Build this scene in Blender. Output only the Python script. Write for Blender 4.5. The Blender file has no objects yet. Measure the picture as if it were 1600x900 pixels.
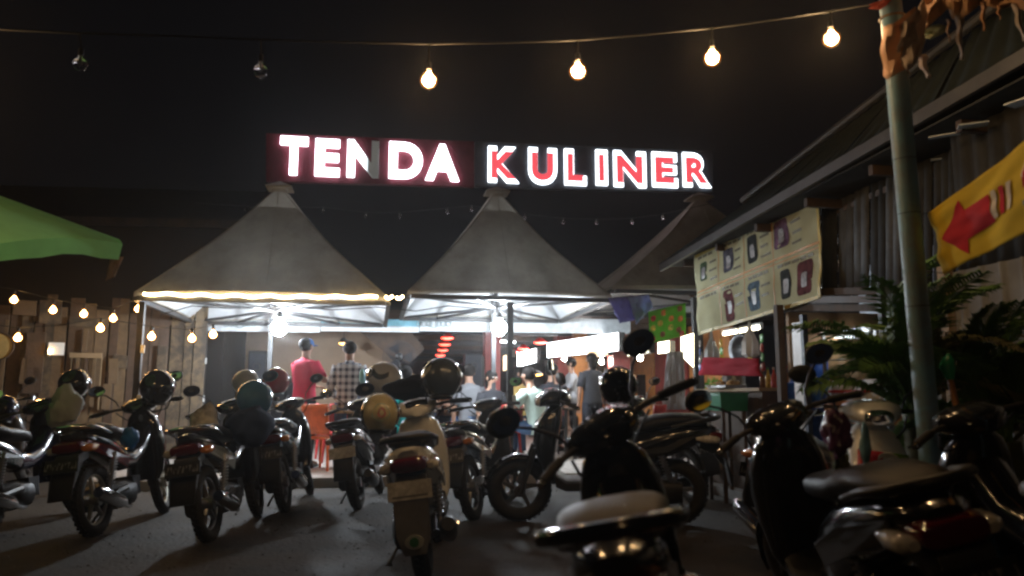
import bpy, bmesh, math, random
from mathutils import Vector, Matrix, noise as mnoise
random.seed(7)
R = math.radians
PI = math.pi
SC = bpy.context.scene
COL = SC.collection

# ------------------------------------------------------------------ camera, world, exposure
CAM_H = 1.1
FPX = 1200.0                       # focal length in photo pixels (1600 wide)
PITCH = math.atan(170 / FPX)
cam_data = bpy.data.cameras.new('camera')
cam = bpy.data.objects.new('camera', cam_data)
COL.objects.link(cam)
cam.location = (0, 0, CAM_H)
cam.rotation_euler = (PI / 2 + PITCH, 0, 0)
cam_data.sensor_width = 36
cam_data.lens = 36 * FPX / 1600
cam_data.clip_start = 0.05
cam_data.clip_end = 600
cam_data.dof.use_dof = True
cam_data.dof.focus_distance = 9.5
cam_data.dof.aperture_fstop = 2.0
SC.camera = cam

world = bpy.data.worlds.new('World')
SC.world = world
world.use_nodes = True
wn = world.node_tree.nodes
wl = world.node_tree.links
bg = wn['Background']
bg.inputs['Color'].default_value = (0.80, 0.80, 1.0, 1)      # night sky: faint even glow of the town
bg.inputs['Strength'].default_value = 0.0028

SC.view_settings.view_transform = 'Standard'
SC.view_settings.look = 'None'
SC.view_settings.exposure = 0.0
SC.view_settings.gamma = 1.0
SC.render.engine = 'CYCLES'
SC.cycles.max_bounces = 6
SC.cycles.sample_clamp_indirect = 4.0
SC.cycles.filter_width = 2.5

# ------------------------------------------------------------------ picture geometry: pixel -> point in the place
cp, sp = math.cos(PITCH), math.sin(PITCH)
EYE = Vector((0, 0, CAM_H))


def ray(px, py):
    a, b = (px - 800) / FPX, (450 - py) / FPX
    return Vector((a, cp - b * sp, sp + b * cp))


def at(px, py, Y):
    r = ray(px, py)
    return EYE + r * (Y / r.y)


def onground(px, py, z=0.0):
    r = ray(px, py)
    return EYE + r * ((z - CAM_H) / r.z)


TH = R(10)
U = Vector((math.cos(TH), math.sin(TH), 0))      # along the tent front
V = Vector((-math.sin(TH), math.cos(TH), 0))     # into the hall
O = Vector((0, 10.4, 0))


def uv(u, v, z=0.0):
    return O + U * u + V * v + Vector((0, 0, z))


def onplane(px, py, p0, n):
    r = ray(px, py)
    return EYE + r * ((p0 - EYE).dot(n) / r.dot(n))


def front(px, py, v):                # point on the plane parallel to the tent front
    return onplane(px, py, uv(0, v), V)


def side(px, py, u):                 # point on the plane parallel to the shop front
    return onplane(px, py, uv(u, 0), U)


def ucoord(p):
    return (p - O).dot(U)


def vcoord(p):
    return (p - O).dot(V)


# ------------------------------------------------------------------ mesh builder
class MB:
    def __init__(self, M=None):
        self.v, self.f, self.mi = [], [], []
        self.M = M

    def add(self, vs, fs, mi=0):
        o = len(self.v)
        if self.M is not None:
            vs = [self.M @ Vector(p) for p in vs]
        self.v += [tuple(p) for p in vs]
        self.f += [tuple(i + o for i in f) for f in fs]
        self.mi += [mi] * len(fs)
        return self

    def box(self, c, s, rot=None, mi=0, taper=1.0):
        x, y, z = s[0] / 2, s[1] / 2, s[2] / 2
        t = taper
        vs = [Vector(p) for p in ((-x, -y, -z), (x, -y, -z), (x, y, -z), (-x, y, -z),
                                  (-x * t, -y * t, z), (x * t, -y * t, z), (x * t, y * t, z), (-x * t, y * t, z))]
        if rot is not None:
            vs = [rot @ p for p in vs]
        c = Vector(c)
        vs = [p + c for p in vs]
        return self.add(vs, [(0, 3, 2, 1), (4, 5, 6, 7), (0, 1, 5, 4), (1, 2, 6, 5), (2, 3, 7, 6), (3, 0, 4, 7)], mi)

    def tube(self, pts, rad, n=8, cap=True, mi=0, flat=1.0):
        pts = [Vector(p) for p in pts]
        if not isinstance(rad, (list, tuple)):
            rad = [rad] * len(pts)
        vs, fs = [], []
        ref = None
        for i, p in enumerate(pts):
            d = (pts[min(i + 1, len(pts) - 1)] - pts[max(i - 1, 0)])
            d = d.normalized() if d.length > 1e-9 else Vector((0, 0, 1))
            if ref is None:
                ref = Vector((0, 0, 1)) if abs(d.z) < 0.9 else Vector((1, 0, 0))
            a = ref - d * ref.dot(d)
            if a.length < 1e-6:
                a = d.orthogonal()
            a.normalize()
            ref = a
            b = d.cross(a)
            for k in range(n):
                t = 2 * PI * k / n
                vs.append(p + (a * math.cos(t) * flat + b * math.sin(t)) * rad[i])
        m = len(pts)
        for i in range(m - 1):
            for k in range(n):
                k2 = (k + 1) % n
                fs.append((i * n + k, i * n + k2, (i + 1) * n + k2, (i + 1) * n + k))
        if cap:
            fs.append(tuple(range(n - 1, -1, -1)))
            fs.append(tuple((m - 1) * n + k for k in range(n)))
        return self.add(vs, fs, mi)

    def rings(self, rings, cap=True, mi=0, closed=True):
        n = len(rings[0])
        vs = [p for r in rings for p in r]
        fs = []
        for i in range(len(rings) - 1):
            for k in range(n if closed else n - 1):
                k2 = (k + 1) % n
                fs.append((i * n + k, i * n + k2, (i + 1) * n + k2, (i + 1) * n + k))
        if cap and closed:
            fs.append(tuple(range(n - 1, -1, -1)))
            fs.append(tuple((len(rings) - 1) * n + k for k in range(n)))
        return self.add(vs, fs, mi)

    def loftx(self, secs, n=16, e=2.6, mi=0):
        """sections along x: (x, zc, half width, half height[, yc])"""
        rs = []
        for s in secs:
            x, zc, hw, hh = s[:4]
            yc = s[4] if len(s) > 4 else 0
            ring = []
            for k in range(n):
                t = 2 * PI * k / n
                c, d = math.cos(t), math.sin(t)
                ring.append((x, yc + hw * math.copysign(abs(c) ** (2 / e), c), zc + hh * math.copysign(abs(d) ** (2 / e), d)))
            rs.append(ring)
        return self.rings(rs, mi=mi)

    def loftz(self, secs, n=16, e=2.6, mi=0):
        """sections along z: (z, xc, half x, half y[, yc])"""
        rs = []
        for s in secs:
            z, xc, hx, hy = s[:4]
            yc = s[4] if len(s) > 4 else 0
            ring = []
            for k in range(n):
                t = 2 * PI * k / n
                c, d = math.cos(t), math.sin(t)
                ring.append((xc + hx * math.copysign(abs(c) ** (2 / e), c), yc + hy * math.copysign(abs(d) ** (2 / e), d), z))
            rs.append(ring)
        return self.rings(rs, mi=mi)

    def ball(self, c, r, nu=14, nv=9, mi=0, rot=None):
        if not isinstance(r, (list, tuple)):
            r = (r, r, r)
        c = Vector(c)
        vs, fs = [], []
        for j in range(nv + 1):
            ph = PI * j / nv
            for i in range(nu):
                t = 2 * PI * i / nu
                p = Vector((r[0] * math.sin(ph) * math.cos(t), r[1] * math.sin(ph) * math.sin(t), r[2] * math.cos(ph)))
                vs.append(c + (rot @ p if rot is not None else p))
        for j in range(nv):
            for i in range(nu):
                i2 = (i + 1) % nu
                a, b, cc, d = j * nu + i, (j + 1) * nu + i, (j + 1) * nu + i2, j * nu + i2
                if j == 0:
                    fs.append((a, b, cc))
                elif j == nv - 1:
                    fs.append((a, b, d))
                else:
                    fs.append((a, b, cc, d))
        return self.add(vs, fs, mi)

    def grid(self, fn, nu, nv, mi=0):
        vs = [fn(i / nu, j / nv) for j in range(nv + 1) for i in range(nu + 1)]
        w = nu + 1
        fs = [(j * w + i, j * w + i + 1, (j + 1) * w + i + 1, (j + 1) * w + i) for j in range(nv) for i in range(nu)]
        return self.add(vs, fs, mi)

    def prism(self, poly, off, mi=0):
        """polygon (3-D points) extruded by the vector off"""
        n = len(poly)
        off = Vector(off)
        vs = [Vector(p) for p in poly] + [Vector(p) + off for p in poly]
        fs = [tuple(range(n - 1, -1, -1)), tuple(range(n, 2 * n))]
        fs += [(i, (i + 1) % n, n + (i + 1) % n, n + i) for i in range(n)]
        return self.add(vs, fs, mi)

    def torus(self, c, axis, R0, r, nu=28, nv=10, mi=0, flat=1.0):
        c, axis = Vector(c), Vector(axis).normalized()
        a = axis.orthogonal().normalized()
        b = axis.cross(a)
        vs, fs = [], []
        for i in range(nu):
            t = 2 * PI * i / nu
            d = a * math.cos(t) + b * math.sin(t)
            for j in range(nv):
                s = 2 * PI * j / nv
                vs.append(c + d * (R0 + r * math.cos(s)) + axis * r * flat * math.sin(s))
        for i in range(nu):
            for j in range(nv):
                i2, j2 = (i + 1) % nu, (j + 1) % nv
                fs.append((i * nv + j, i2 * nv + j, i2 * nv + j2, i * nv + j2))
        return self.add(vs, fs, mi)

    def build(self, name, mats, parent=None, smooth=True, bevel=0.0, sub=0):
        me = bpy.data.meshes.new(name)
        me.from_pydata(self.v, [], self.f)
        if not isinstance(mats, (list, tuple)):
            mats = [mats]
        for m in mats:
            me.materials.append(m)
        bm = bmesh.new()
        bm.from_mesh(me)
        for f, mi in zip(bm.faces, self.mi):
            f.material_index = mi
        bmesh.ops.recalc_face_normals(bm, faces=bm.faces)
        bm.to_mesh(me)
        bm.free()
        if smooth:
            me.polygons.foreach_set('use_smooth', [True] * len(me.polygons))
            try:
                me.set_sharp_from_angle(angle=R(42))
            except Exception:
                pass
        o = bpy.data.objects.new(name, me)
        COL.objects.link(o)
        if parent is not None:
            o.parent = parent
        if bevel:
            b = o.modifiers.new('bevel', 'BEVEL')
            b.width = bevel
            b.segments = 2
            b.limit_method = 'ANGLE'
        if sub:
            s = o.modifiers.new('sub', 'SUBSURF')
            s.levels = s.render_levels = sub
        return o


def tag(o, label=None, cat=None, group=None, kind=None):
    if label:
        o['label'] = label
    if cat:
        o['category'] = cat
    if group:
        o['group'] = group
    if kind:
        o['kind'] = kind
    return o


def thing(name, label, cat, loc=(0, 0, 0), rot=(0, 0, 0), group=None):
    o = bpy.data.objects.new(name, None)
    COL.objects.link(o)
    o.empty_display_size = 0.1
    o.location = loc
    o.rotation_euler = rot
    return tag(o, label, cat, group)


def inst(src, parent, loc, rot=(0, 0, 0), scale=None):
    c = src.copy()
    COL.objects.link(c)
    c.parent = parent
    c.location = loc
    c.rotation_euler = rot
    if scale:
        c.scale = scale
    return c


# ------------------------------------------------------------------ materials
MATS = {}


def mat(name, col, rough=0.5, metal=0.0, var=0.25, scale=6.0, bump=0.0, bscale=40.0, coat=0.0, spec=0.5, rvar=0.12,
        dirt=None, dirt_amt=0.5, dscale=2.5, dstretch=None):
    """base colour broken up by noise, uneven gloss, fine relief, optional blotches of dirt"""
    if name in MATS:
        return MATS[name]
    m = bpy.data.materials.new(name)
    m.use_nodes = True
    nt = m.node_tree
    N, L = nt.nodes, nt.links
    b = N['Principled BSDF']
    tc = N.new('ShaderNodeTexCoord')
    nz = N.new('ShaderNodeTexNoise')
    nz.inputs['Scale'].default_value = scale
    nz.inputs['Detail'].default_value = 6
    nz.inputs['Roughness'].default_value = 0.6
    L.new(tc.outputs['Object'], nz.inputs['Vector'])
    rp = N.new('ShaderNodeValToRGB')
    lo = [max(0, c * (1 - var)) for c in col]
    hi = [min(1, c * (1 + var)) for c in col]
    rp.color_ramp.elements[0].position = 0.3
    rp.color_ramp.elements[1].position = 0.7
    rp.color_ramp.elements[0].color = (*lo, 1)
    rp.color_ramp.elements[1].color = (*hi, 1)
    L.new(nz.outputs['Fac'], rp.inputs['Fac'])
    out = rp.outputs['Color']
    if dirt:
        n2 = N.new('ShaderNodeTexNoise')
        n2.inputs['Scale'].default_value = dscale
        n2.inputs['Detail'].default_value = 8
        n2.inputs['Roughness'].default_value = 0.7
        if dstretch:
            mp = N.new('ShaderNodeMapping')
            mp.inputs['Scale'].default_value = dstretch
            L.new(tc.outputs['Object'], mp.inputs['Vector'])
            L.new(mp.outputs['Vector'], n2.inputs['Vector'])
        else:
            L.new(tc.outputs['Object'], n2.inputs['Vector'])
        mr = N.new('ShaderNodeMapRange')
        mr.inputs['From Min'].default_value = 0.45
        mr.inputs['From Max'].default_value = 0.68
        mr.inputs['To Max'].default_value = dirt_amt
        L.new(n2.outputs['Fac'], mr.inputs['Value'])
        mx = N.new('ShaderNodeMix')
        mx.data_type = 'RGBA'
        L.new(mr.outputs['Result'], mx.inputs['Factor'])
        L.new(out, mx.inputs['A'])
        mx.inputs['B'].default_value = (*dirt, 1)
        out = mx.outputs['Result']
    L.new(out, b.inputs['Base Color'])
    mr = N.new('ShaderNodeMapRange')
    mr.inputs['To Min'].default_value = max(0.02, rough - rvar)
    mr.inputs['To Max'].default_value = min(1, rough + rvar)
    L.new(nz.outputs['Fac'], mr.inputs['Value'])
    L.new(mr.outputs['Result'], b.inputs['Roughness'])
    b.inputs['Metallic'].default_value = metal
    b.inputs['Specular IOR Level'].default_value = spec
    b.inputs['Coat Weight'].default_value = coat
    b.inputs['Coat Roughness'].default_value = 0.06
    if bump:
        n3 = N.new('ShaderNodeTexNoise')
        n3.inputs['Scale'].default_value = bscale
        n3.inputs['Detail'].default_value = 5
        L.new(tc.outputs['Object'], n3.inputs['Vector'])
        bp = N.new('ShaderNodeBump')
        bp.inputs['Strength'].default_value = bump
        bp.inputs['Distance'].default_value = 0.01
        L.new(n3.outputs['Fac'], bp.inputs['Height'])
        L.new(bp.outputs['Normal'], b.inputs['Normal'])
    MATS[name] = m
    return m


def emit(name, col, strength, base=(0.8, 0.8, 0.8)):
    if name in MATS:
        return MATS[name]
    m = bpy.data.materials.new(name)
    m.use_nodes = True
    b = m.node_tree.nodes['Principled BSDF']
    b.inputs['Base Color'].default_value = (*base, 1)
    b.inputs['Emission Color'].default_value = (*col, 1)
    b.inputs['Emission Strength'].default_value = strength
    MATS[name] = m
    return m


def fabric(name, col, trans=0.4, rough=0.85, var=0.15, dirt=None, weave=300, tcol=None, dstretch=None):
    """cloth that lets some light through"""
    if name in MATS:
        return MATS[name]
    m = mat(name, col, rough, var=var, scale=2.5, bump=0.15, bscale=weave, dirt=dirt, dirt_amt=0.6, dscale=1.3, spec=0.2, dstretch=dstretch)
    nt = m.node_tree
    N, L = nt.nodes, nt.links
    b = N['Principled BSDF']
    tr = N.new('ShaderNodeBsdfTranslucent')
    src = b.inputs['Base Color'].links[0].from_socket
    if tcol:
        tr.inputs['Color'].default_value = (*tcol, 1)
    else:
        L.new(src, tr.inputs['Color'])
    mx = N.new('ShaderNodeMixShader')
    mx.inputs['Fac'].default_value = trans
    L.new(b.outputs['BSDF'], mx.inputs[1])
    L.new(tr.outputs['BSDF'], mx.inputs[2])
    L.new(mx.outputs['Shader'], N['Material Output'].inputs['Surface'])
    return m


def glass(name, col=(1, 1, 1), rough=0.03, ior=1.45):
    if name in MATS:
        return MATS[name]
    m = bpy.data.materials.new(name)
    m.use_nodes = True
    b = m.node_tree.nodes['Principled BSDF']
    b.inputs['Base Color'].default_value = (*col, 1)
    b.inputs['Roughness'].default_value = rough
    b.inputs['IOR'].default_value = ior
    b.inputs['Transmission Weight'].default_value = 1.0
    MATS[name] = m
    return m


BLACKPL = mat('black_plastic', (0.016, 0.016, 0.017), 0.42, bump=0.12, bscale=220, dirt=(0.05, 0.045, 0.04), dirt_amt=0.45)
GLOSSBLACK = mat('gloss_black_paint', (0.010, 0.010, 0.012), 0.16, coat=0.6, var=0.4, rvar=0.1, dirt=(0.035, 0.03, 0.026), dirt_amt=0.35)
RUBBER = mat('tyre_rubber', (0.02, 0.019, 0.018), 0.8, bump=0.3, bscale=120, dirt=(0.07, 0.055, 0.04), dirt_amt=0.6)
VINYL = mat('seat_vinyl', (0.010, 0.010, 0.012), 0.42, bump=0.2, bscale=260, dirt=(0.022, 0.021, 0.02), dirt_amt=0.4, spec=0.3)
CHROME = mat('chrome', (0.75, 0.75, 0.76), 0.14, metal=1.0, var=0.1, dirt=(0.2, 0.16, 0.12), dirt_amt=0.3)
STEEL = mat('dull_steel', (0.35, 0.35, 0.36), 0.38, metal=0.9, dirt=(0.12, 0.08, 0.05), dirt_amt=0.6)
REDLENS = mat('red_lens', (0.10, 0.004, 0.006), 0.12, coat=0.7, var=0.2)
CLEARLENS = mat('clear_lens', (0.55, 0.52, 0.46), 0.1, coat=0.6, var=0.3, scale=30)
AMBERLENS = mat('amber_lens', (0.6, 0.2, 0.03), 0.12, coat=0.6)
MIRRORG = mat('mirror_glass', (0.82, 0.84, 0.86), 0.06, metal=1.0, var=0.04, rvar=0.03)
DARKSTEEL = mat('dark_painted_steel', (0.045, 0.047, 0.05), 0.45, metal=0.3, dirt=(0.12, 0.08, 0.05), dirt_amt=0.4)
WIRE = mat('wire_insulation', (0.02, 0.02, 0.02), 0.6)

# ================================================================== ground, hall floor
ASPHALT = mat('worn_asphalt', (0.025, 0.018, 0.011), 0.85, var=0.6, scale=1.6, bump=0.9, bscale=26, dirt=(0.060, 0.042, 0.025), dirt_amt=0.8, dscale=0.7, rvar=.2)


def ground_fn(a, b):
    x, y = -60 + 120 * a, -30 + 130 * b
    return Vector((x, y, 0))


g = MB()
g.grid(ground_fn, 60, 65)
ground = g.build('ground', ASPHALT)
tag(ground, kind='structure')

# loose stones on the car park: too many to count
g = MB()
rg = random.Random(3)
for i in range(4200):
    y = 1.4 + 9.0 * rg.random() ** 1.5
    x = rg.uniform(-0.75, 0.75) * (y + 1.0)
    r = rg.uniform(0.003, 0.008) * (1 + 0.1 * y)
    a = rg.random() * 6.28
    ps = [(x + r * math.cos(a + k * 1.57) * rg.uniform(.7, 1.3), y + r * math.sin(a + k * 1.57) * rg.uniform(.7, 1.3), 0.001) for k in range(4)]
    top = (x + r * .2, y, r * rg.uniform(.5, .9))
    g.add(ps + [top], [(0, 1, 4), (1, 2, 4), (2, 3, 4), (3, 0, 4)])
gr = g.build('gravel', mat('gravel_stone', (0.06, 0.05, 0.038), 0.8, var=0.5, scale=9), smooth=False)
tag(gr, 'small loose stones scattered over the dark car park', 'gravel', kind='stuff')

FLOORZ = 0.12
TILE = mat('pale_floor_tile', (0.52, 0.48, 0.44), 0.4, var=0.14, scale=3, dirt=(0.25, 0.2, 0.16), dirt_amt=0.6, dscale=1.7)
CONC = mat('grey_concrete', (0.2, 0.19, 0.175), 0.8, bump=0.3, bscale=30, dirt=(0.1, 0.085, 0.07))
b = MB()
c = [uv(-5.2, -0.35), uv(9, -0.35), uv(9, 24), uv(-5.2, 24)]
b.prism(c, (0, 0, FLOORZ - 0.012))
plat = b.build('raised_floor', TILE, smooth=False)
tag(plat, kind='structure')
tb = MB()
tb.box((0, 0, 0.006), (0.594, 0.594, 0.012))
t0 = tb.build('tile', TILE, plat, bevel=0.004)
t0.location = uv(-4.9, -0.05, FLOORZ - 0.012)
t0.rotation_euler = (0, 0, TH)
for j in range(11):
    for i in range(16):
        if i == 0 and j == 0:
            continue
        inst(t0, plat, uv(-4.9 + i * 0.6, -0.05 + j * 0.6, FLOORZ - 0.012 + random.uniform(-.0012, .0012)), (0, 0, TH))
b = MB()
b.prism([uv(-5.2, 6.26), uv(9, 6.26), uv(9, 24), uv(-5.2, 24)], (0, 0, 0.01))
hf = b.build('hall_floor', TILE, smooth=False)
hf.location.z = FLOORZ - 0.011
tag(hf, kind='structure')

# ================================================================== lamps
WARM = emit('warm_bulb_glass', (1.0, 0.66, 0.35), 400.0)
WARMFAR = emit('warm_small_bulb_glass', (1.0, 0.56, 0.2), 85.0)
WHITE = emit('cold_bulb_glass', (0.82, 0.91, 1.0), 600.0)


def fringe_glass(name, col, strength, clear):
    """bulb glass given an amber glow for the warm fringe; the hot core shines through"""
    m = bpy.data.materials.new(name)
    m.use_nodes = True
    N, L = m.node_tree.nodes, m.node_tree.links
    N.remove(N['Principled BSDF'])
    e = N.new('ShaderNodeEmission'); e.inputs['Color'].default_value = (*col, 1); e.inputs['Strength'].default_value = strength
    t_ = N.new('ShaderNodeBsdfTransparent'); t_.inputs['Color'].default_value = (1, .93, .82, 1)
    x = N.new('ShaderNodeMixShader'); x.inputs['Fac'].default_value = clear
    L.new(e.outputs[0], x.inputs[1]); L.new(t_.outputs[0], x.inputs[2]); L.new(x.outputs[0], N['Material Output'].inputs['Surface'])
    return m


FRINGEGLASS = fringe_glass('amber_fringe_glass', (1.0, .36, .07), 1.6, .8)  # glow colour imitates the warm fringe round a lit bulb
DEADGLASS = glass('clear_dead_bulb_glass', (0.95, 0.95, 0.95), 0.02)
SOCK = mat('bulb_socket_plastic', (0.02, 0.02, 0.02), 0.4)


def bulb_mesh(r, cold=False):
    m = MB()
    prof = [(0.0, 0.30), (-.3, .34), (-.62, .62), (-.95, .90), (-1.35, 1.0), (-1.75, .92), (-2.08, .66), (-2.28, .36), (-2.34, .08)]
    n = 12
    rs = [[(pr * r * math.cos(2 * PI * k / n), pr * r * math.sin(2 * PI * k / n), z * r) for k in range(n)] for z, pr in prof]
    m.rings(rs)
    return m


def socket_mesh(r):
    m = MB()
    m.tube([(0, 0, r * 1.1), (0, 0, r * .9), (0, 0, -r * .05)], [r * .22, r * .34, r * .36], 10)
    return m


def sag(p0, p1, s, n=16):
    return [p0.lerp(p1, i / n) - Vector((0, 0, s * 4 * (i / n) * (1 - i / n))) for i in range(n + 1)]


def light_string(name, label, cable_pts, bulbs, r, mlit, group, crad=0.006):
    """bulbs: list of (top point on the cable, bulb centre point, lit)"""
    t = thing(name, label, 'string lights', cable_pts[0], group=group)
    o = t.location.copy()
    m = MB()
    m.tube([p - o for p in cable_pts], crad, 6)
    m.build('cable', WIRE, t)
    b0 = {}
    for top, ctr, lit in bulbs:
        hz = r * 1.35
        s = MB()
        s.tube([top - o, ctr + Vector((0, 0, hz + r)) - o], crad * .8, 6)
        sm = socket_mesh(r)
        off = ctr + Vector((0, 0, hz)) - o
        s.add([Vector(p) + off for p in sm.v], sm.f)
        so = s.build('socket', SOCK, t)
        key = 'lit' if lit else 'dead'
        if key not in b0:
            b0[key] = bulb_mesh(r * (1.25 if lit else 1)).build('bulb', FRINGEGLASS if lit else DEADGLASS, t)
            bo = b0[key]
            if lit:
                cm = bulb_mesh(r * .86)
                cm.v = [(x_, y_, z_ - r * .52) for x_, y_, z_ in cm.v]
                b0['core'] = cm.build('glowing_core', mlit, bo)
        else:
            bo = inst(b0[key], t, (0, 0, 0))
            if lit:
                inst(b0['core'], bo, (0, 0, 0))
        bo.location = off
        if not lit:
            bo['label'] = 'clear bulb that is not lit'
        if not lit and r > .03:
            f = MB()
            f.tube([(0, 0, -r * .2), (0, 0, -r * 1.3)], r * .12, 6)
            f.tube([(-r * .3, 0, -r * 1.2), (0, 0, -r * 1.6), (r * .3, 0, -r * 1.2)], r * .03, 5)
            f.build('filament', STEEL, bo)
    return t


YS = 4.2
cab = [at(x, y, YS) for x, y in ((-420, 34), (-200, 40), (0, 46), (125, 52), (270, 56), (407, 62), (540, 66), (670, 69), (790, 67), (903, 63), (1010, 54), (1113, 44), (1210, 31), (1300, 17), (1372, 5))]
blb = []
for x, yt, yb, lit in ((-330, 37, 92, True), (-110, 43, 100, True), (125, 52, 100, False), (407, 62, 110, False), (670, 69, 122, True), (903, 63, 108, True), (1113, 44, 87, True), (1299, 17, 57, True)):
    blb.append((at(x, yt, YS), at(x, yb, YS), lit))
light_string('string_lights', 'long cable of large round warm bulbs across the dark sky above the sign', cab, blb, 0.040, WARM, 'strings of light bulbs')

# second string behind the camera side, over the car park (its bulbs shine on the front bikes)
cab2 = [Vector((-5, -1.2, 3.5)), Vector((-2.5, -1.2, 3.3)), Vector((0, -1.2, 3.25)), Vector((2.2, -1.2, 3.35))]
b2 = [(Vector((x, -1.2, 3.3)), Vector((x, -1.2, 3.08)), True) for x in (.6,)]
light_string('string_lights', 'cable with one warm bulb over the nearest motorbikes', cab2, b2, 0.040, WARM, 'strings of light bulbs')

# warm festoon along the plank fence on the left
YL = 10.2
segs = [
    ('upper festoon of warm bulbs sagging along the brown plank fence', [(-60, 440), (22, 452), (83, 468), (131, 475), (177, 482), (216, 467), (250, 455)],
     [(22, 467), (83, 483), (131, 489), (177, 496), (216, 481)], 10.2),
    ('lower festoon of warm bulbs in front of the brown plank fence', [(-60, 500), (28, 512), (95, 508), (157, 497), (237, 510), (300, 515), (333, 508)],
     [(28, 526), (157, 511), (237, 524), (300, 527), (333, 521)], 9.4),
]
for lab, cpts, bl, yy in segs:
    cab = [at(x, y, yy) for x, y in cpts]
    bb = [(at(x, y - 12, yy), at(x, y, yy), True) for x, y in bl]
    light_string('string_lights', lab, cab, bb, 0.045, WARMFAR, 'strings of light bulbs', .005)

# string of tiny unlit bulbs between the tent peaks
pp = [(300, 322), (383, 329), (505, 330), (572, 338), (625, 338), (699, 331), (737, 327), (820, 340), (880, 347), (932, 348), (988, 347), (1036, 340), (1120, 322)]
cab = [at(x, y - 6, 12.2) for x, y in pp]
bb = [(at(x, y - 5, 12.2), at(x, y, 12.2), False) for x, y in pp[1:-1]]
light_string('string_lights', 'thin string of tiny unlit bulbs between the grey tent peaks', cab, bb, 0.03, WARM, 'strings of light bulbs', .004)

# the two bright white lamps hanging under the tents
def white_lamp(px, py, Y, label):
    c = at(px, py, Y)
    t = thing('hanging_lamp', label, 'lamp', c, group='bright white lamps under the tents')
    bm_ = bulb_mesh(0.115)
    bm_.v = [(x, y, z + .15) for x, y, z in bm_.v]
    bm_.build('bulb', WHITE, t)
    s = MB()
    s.tube([(0, 0, .14), (0, 0, .2), (0, 0, .24)], [.042, .045, .02], 12)
    s.tube([(0, 0, .23), (0, 0, .42)], .006, 6)
    s.build('socket', SOCK, t)
    return t


white_lamp(436, 512, 11.35, 'dazzling white bulb hanging under the tent with the glowing edge')
white_lamp(780, 512, 12.0, 'dazzling white bulb beside the square tent post')

# ================================================================== the three peaked tents
TENTF = fabric('grey_tent_fabric', (0.36, 0.325, 0.27), trans=0.20, dirt=(0.17, 0.15, 0.12), tcol=(0.40, 0.36, 0.30), dstretch=(2.6, 2.6, .5))
TENTIN = fabric('white_tent_lining', (0.72, 0.74, 0.76), trans=0.25, dirt=(0.5, 0.5, 0.47))
EZ = None


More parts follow.
